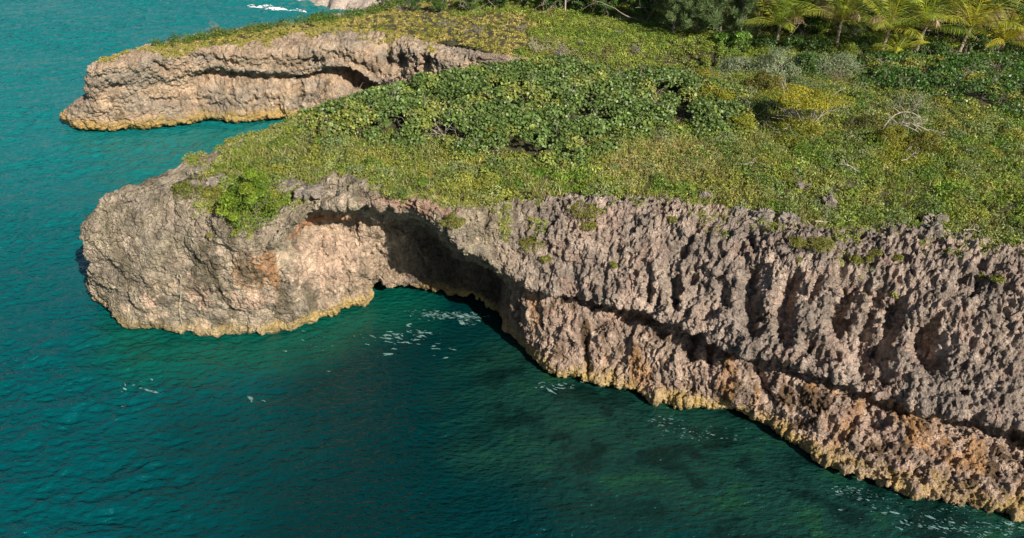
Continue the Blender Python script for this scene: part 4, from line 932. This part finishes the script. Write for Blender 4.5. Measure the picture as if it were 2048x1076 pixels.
for k, (a, b, wp, h, lab) in enumerate([(1530, 92, 60, 1.0, 'dark bush at the foot of the leftmost palm'), (1590, 96, 60, 1.1, 'dark bush between the leftmost palm and the broad palm'), (1636, 104, 60, 1.2, 'dark bush at the left foot of the broad palm'),
    (1726, 106, 66, 1.5, 'dark bush right of the broad palm, in the deep shade'), (1745, 122, 46, .9, 'dark bush at the foot of the leaning palm'), (1808, 120, 50, 1.1, 'dark bush right of the palm sapling'), (1862, 112, 60, 1.3, 'dark bush right of the palm with fruit stalks'), (1885, 120, 50, .9, 'dark bush left of the bright yellow palm'),
    (1955, 112, 66, 1.4, 'dark bush right of the bright yellow palm'), (2030, 116, 70, 1.4, 'dark bush at the right edge under the trees'), (1480, 92, 50, 1.2, 'bright leafy bush under the pines at the left of the palms'), (1445, 84, 40, 1.0, 'bright leafy bush in front of the pine stems')]):
    shrub('leafy_bush', lab, 'bush', a, b, wp, h, [(.05, .10, .018)] if k < 10 else [(.13, .24, .03)], .08, 1700, 700 + k, mat=GLOSS, group='undergrowth along the palms')

# ------------------------------------------------------------------ trees
def tree_parts(kind, seed, H, Wd):
    r_ = np.random.default_rng(seed)
    if kind == 'pine':
        L = [(wander((0, 0, -.2), (0, 0, 1), H, 10, r_, .04), np.linspace(.14, .03, 11))]; C_, n_ = [], []
        for j in range(56):
            z = r_.uniform(.04, .98) * H; a = r_.uniform(0, 6.28); l = Wd * (1.1 - z / H) * r_.uniform(.6, 1.1) + .3
            pts = wander((0, 0, z), (math.cos(a), math.sin(a), .5), l, 6, r_, .15, .03); L.append((pts, np.linspace(.04, .01, 7)))
            for q in (3, 4, 5, 6): C_.append(pts[q])
        C_ = np.array(C_); n = len(C_); idx = np.repeat(np.arange(n), 70); D = rnd_dir(len(idx), r_); P = C_[idx] + D * (.38 * r_.random((len(idx), 1)) ** .5) * [1.1, 1.1, 1.2]
        U = unit(D * .6 + [0, 0, .5]); Nn_ = unit(np.cross(U, rnd_dir(len(idx), r_)))
        V, F = leaves(P, U, Nn_, np.full(len(P), .17), np.full(len(P), .035)); fc = jitter_col((.14, .20, .075), len(P), r_, .25, .1)
    else:
        L = []; C_ = []
        for j in range(r_.integers(3, 6)):
            L += branching((r_.normal(0, .2), r_.normal(0, .2), -.2), (r_.normal(0, .45), r_.normal(0, .45), 1), H * .75, .10, 2, r_, .18, 3)
        m = 64; D = rnd_dir(m, r_); D[:, 2] = D[:, 2] * .9; q = r_.uniform(.45, 1, m)
        C_ = np.stack([D[:, 0] * q * Wd * .85, D[:, 1] * q * Wd * .85, H * .47 + D[:, 2] * q * H * .45], 1); rc = r_.uniform(.35, .75, m) * Wd * .42
        base_c = {'dark': (.045, .10, .016), 'green': (.065, .135, .02), 'light': (.17, .27, .03)}[kind]
        cc = np.tile(base_c, (m, 1)) * np.exp(r_.normal(0, .22, (m, 1)))
        V, F, fc = domes(C_ - [0, 0, .2], rc, rc, 150, .10, cc, r_, inner=.45, up=.3)
    return V, F, fc, tubes(L, 6)
TREES = {}
def tree(label, kind, var, x, y, H=6.5, Wd=2.4, rz=0.0, s=1.0):
    name = {'pine': 'casuarina_tree', 'dark': 'broadleaf_tree', 'green': 'broadleaf_tree', 'light': 'broadleaf_tree'}[kind]
    key = (kind, var); o = empty(name, (x, y, float(height(np.array(x), np.array(y)))), label, 'tree', 'trees of the wood behind the meadow and palms')
    if key not in TREES:
        V, F, fc, (Vt, Ft) = tree_parts(kind, 600 + var * 7 + len(kind), H, Wd)
        TREES[key] = (mesh_obj('crown', V, F, LEAF if kind == 'pine' else GLOSS, parent=o, face_col=fc, smooth=False), mesh_obj('trunk', Vt, Ft, BARK, parent=o))
    else:
        for ch in TREES[key]:
            c = ch.copy(); COL.objects.link(c); c.parent = o
    o.rotation_euler = (0, 0, rz); o.scale = (s, s, s * 1.0); return o
wood_ = [  # px, py of the foot, kind, variant, scale, what sets it apart
 (1215, 34, 'green', 0, .72, 'round green tree at the top of the meadow left of the pale post'), (1290, 46, 'dark', 1, .8, 'dark tree at the upper edge of the meadow'),
 (1345, 66, 'pine', 2, .9, 'feathery grey green pine leftmost of the pines'), (1392, 68, 'pine', 3, 1.0, 'feathery pine with pale stems above the bright bushes'), (1440, 72, 'pine', 2, 1.05, 'feathery pine third from the left'),
 (1478, 80, 'pine', 3, .9, 'feathery pine beside the leftmost palm'), (1120, 16, 'green', 1, .6, 'small green tree behind the meadow left of the dark ones'), (1165, 22, 'dark', 0, .65, 'small dark tree touching the round green one'),
 (1060, 14, 'light', 0, .5, 'light green tree at the top of the meadow'), (1000, 17, 'dark', 0, .42, 'green tree behind the yellow meadow brow'), (940, 24, 'dark', 1, .42, 'low dark tree behind the white branched shrub'),
 (880, 26, 'green', 1, .4, 'low green tree at the top of the far headland'), (830, 22, 'dark', 0, .38, 'low dark tree beside the bare white branched shrub'), (770, 16, 'green', 0, .36, 'low green tree at the seaward end of the tree line'), (1090, 22, 'dark', 1, .5, 'dark tree left of the pale standing trunk'), (1250, 12, 'dark', 0, .9, 'dark tree in the second row over the meadow'), (1330, 20, 'pine', 2, 1.1, 'tall pine in the second row left of centre'),
 (1395, 26, 'dark', 1, 1.0, 'dark tree behind the feathery pines'), (1470, 30, 'pine', 3, 1.1, 'tall pine behind the leftmost palm'), (1535, 62, 'dark', 0, .8, 'dark tree between the two left palms'),
 (1610, 70, 'dark', 1, .8, 'dark tree left of the broad palm'), (1640, 76, 'light', 0, .5, 'light green small tree under the broad palm'), (1705, 84, 'pine', 2, .55, 'young pine right of the broad palm'), (1740, 70, 'dark', 0, .85, 'dark tree right of the broad palm'),
 (1800, 72, 'dark', 1, .85, 'dark tree behind the sapling'), (1860, 74, 'dark', 0, .85, 'dark tree left of the yellow crowned palm'), (1900, 76, 'green', 1, .7, 'green tree directly behind the yellow crowned palm'),
 (1960, 84, 'dark', 1, .85, 'dark tree right of the yellow crowned palm'), (2030, 92, 'dark', 0, .85, 'dark tree at the right edge of the photo'), (2075, 100, 'green', 0, .8, 'green tree just off the right edge'),
 (1560, 22, 'green', 0, 1.0, 'tall green tree behind the palms at the left'), (1640, 24, 'dark', 0, 1.1, 'tall dark tree behind the broad palm'), (1720, 26, 'green', 1, 1.0, 'tall green tree behind the middle palms'),
 (1800, 28, 'dark', 1, 1.1, 'tall dark tree behind the middle palms'), (1880, 30, 'green', 0, 1.0, 'tall green tree behind the yellow crowned palm'), (1965, 34, 'pine', 2, 1.2, 'tall pine at the back right'), (2040, 36, 'dark', 0, 1.1, 'tall dark tree at the back right corner'),
 (1500, 4, 'dark', 1, 1.1, 'dark tree at the very back above the pines'), (1180, -8, 'green', 1, .9, 'green tree at the very back above the meadow'), (1100, -12, 'dark', 0, .8, 'dark tree at the very back left of the meadow')]
for k, (a, b, kd_, v, s, lab) in enumerate(wood_):
    p = ground_pt(a, b); tree(lab, kd_, v, p[0], p[1], rz=k * 1.7, s=s)
p = ground_pt(1130, 26); V, F = tubes([(np.array([(0, 0, -.2), (0, 0, 1), (.02, 0, 2.2), (.05, 0, 3.4)]), np.array([.09, .085, .075, .06]))], 7)
o = mesh_obj('bare_tree', V, F, DEAD, label='pale bare trunk standing upright at the top of the meadow', cat='dead tree'); o.location = tuple(p)

# ------------------------------------------------------------------ rope and foam
A = face_pt(364, 556) + [0, -.12, 0]; B = at(366, 668, 0.05)
t = np.linspace(0, 1, 24); line = A * (1 - t)[:, None] + B * t[:, None]; line[:, 1] -= .25 * np.sin(math.pi * t); line[:, 0] += .03 * np.sin(t * 9)
bow = np.array([A + [-.06, 0, .02], A + [-.16, -.02, .18], A + [-.08, -.03, .34], A + [.06, -.02, .30], A + [.06, 0, .1], A])
V, F = tubes([(line, np.full(24, .02)), (bow, np.full(6, .02))], 6)
mesh_obj('rope', V, F, noise_material('pale_rope', (.40, .36, .28), (.58, .53, .43), 20), label='pale rope with a looped end hanging down the headland face into the sea', cat='rope')
def foam_patch(blobs, seed):
    r_ = np.random.default_rng(seed); Vs, Fs, o = [], [], 0
    for cx, cy, rx, ry, n, s in blobs:
        for _ in range(n):
            q = at(cx + r_.normal(0, rx), cy + r_.normal(0, ry), 0.0); rr = s * np.exp(r_.normal(0, .55)); k = 11; a = np.arange(k) * 2 * math.pi / k; rad = rr * (1 + .35 * r_.normal(size=k)); el = r_.uniform(.2, .6); ro = r_.normal(-.25, .3)
            x = np.cos(a) * rad * 1.6; y = np.sin(a) * rad * el; V = np.stack([q[0] + x * math.cos(ro) - y * math.sin(ro), q[1] + x * math.sin(ro) + y * math.cos(ro), np.zeros(k)], 1)
            V[:, 2] = wave(V[:, 0], V[:, 1]) + .012; Vs.append(V); Fs.append(np.arange(k) + o); o += k
    return np.concatenate(Vs), np.array(Fs)
FOAM = noise_material('foam', (.03, .12, .11), (.22, .34, .32), 4.0)
V, F = foam_patch([(820, 672, 28, 8, 34, .075), (880, 690, 30, 14, 10, .065), (855, 628, 18, 5, 60, .04), (915, 632, 24, 4, 120, .04), (935, 640, 12, 6, 50, .035), (780, 690, 18, 12, 14, .09), (500, 799, 2, 1, 1, .15), (528, 801, 2, 1, 1, .10), (300, 783, 3, 1, 2, .12),
                   (1370, 808, 22, 3, 60, .03), (1335, 845, 16, 8, 50, .026), (1385, 868, 26, 8, 50, .026), (1100, 772, 14, 4, 26, .04), (1130, 775, 18, 4, 16, .035), (1480, 872, 60, 12, 26, .03), (1700, 985, 24, 6, 60, .028), (1760, 1015, 34, 14, 60, .024), (1850, 1050, 30, 8, 70, .03),
                   (1950, 1062, 40, 8, 70, .03), (1930, 1015, 30, 8, 40, .024), (2020, 1050, 20, 12, 60, .03), (640, 700, 60, 30, 20, .035), (270, 780, 30, 20, 14, .05)], 70)
mesh_obj('foam', V, F, FOAM, nsides=11, smooth=False, label='drifting flecks and streaks of white sea foam on the cove water', cat='foam', kind='stuff')
V, F = foam_patch([(520, 13, 14, 1.2, 50, .16), (560, 18, 12, 1, 40, .15), (590, 22, 10, .8, 30, .14)], 71)
mesh_obj('surf', V, F, noise_material('surf', (.6, .65, .63), (.8, .82, .8), 3), nsides=11, smooth=False, label='thin white surf along the pale far shore', cat='surf', kind='stuff')
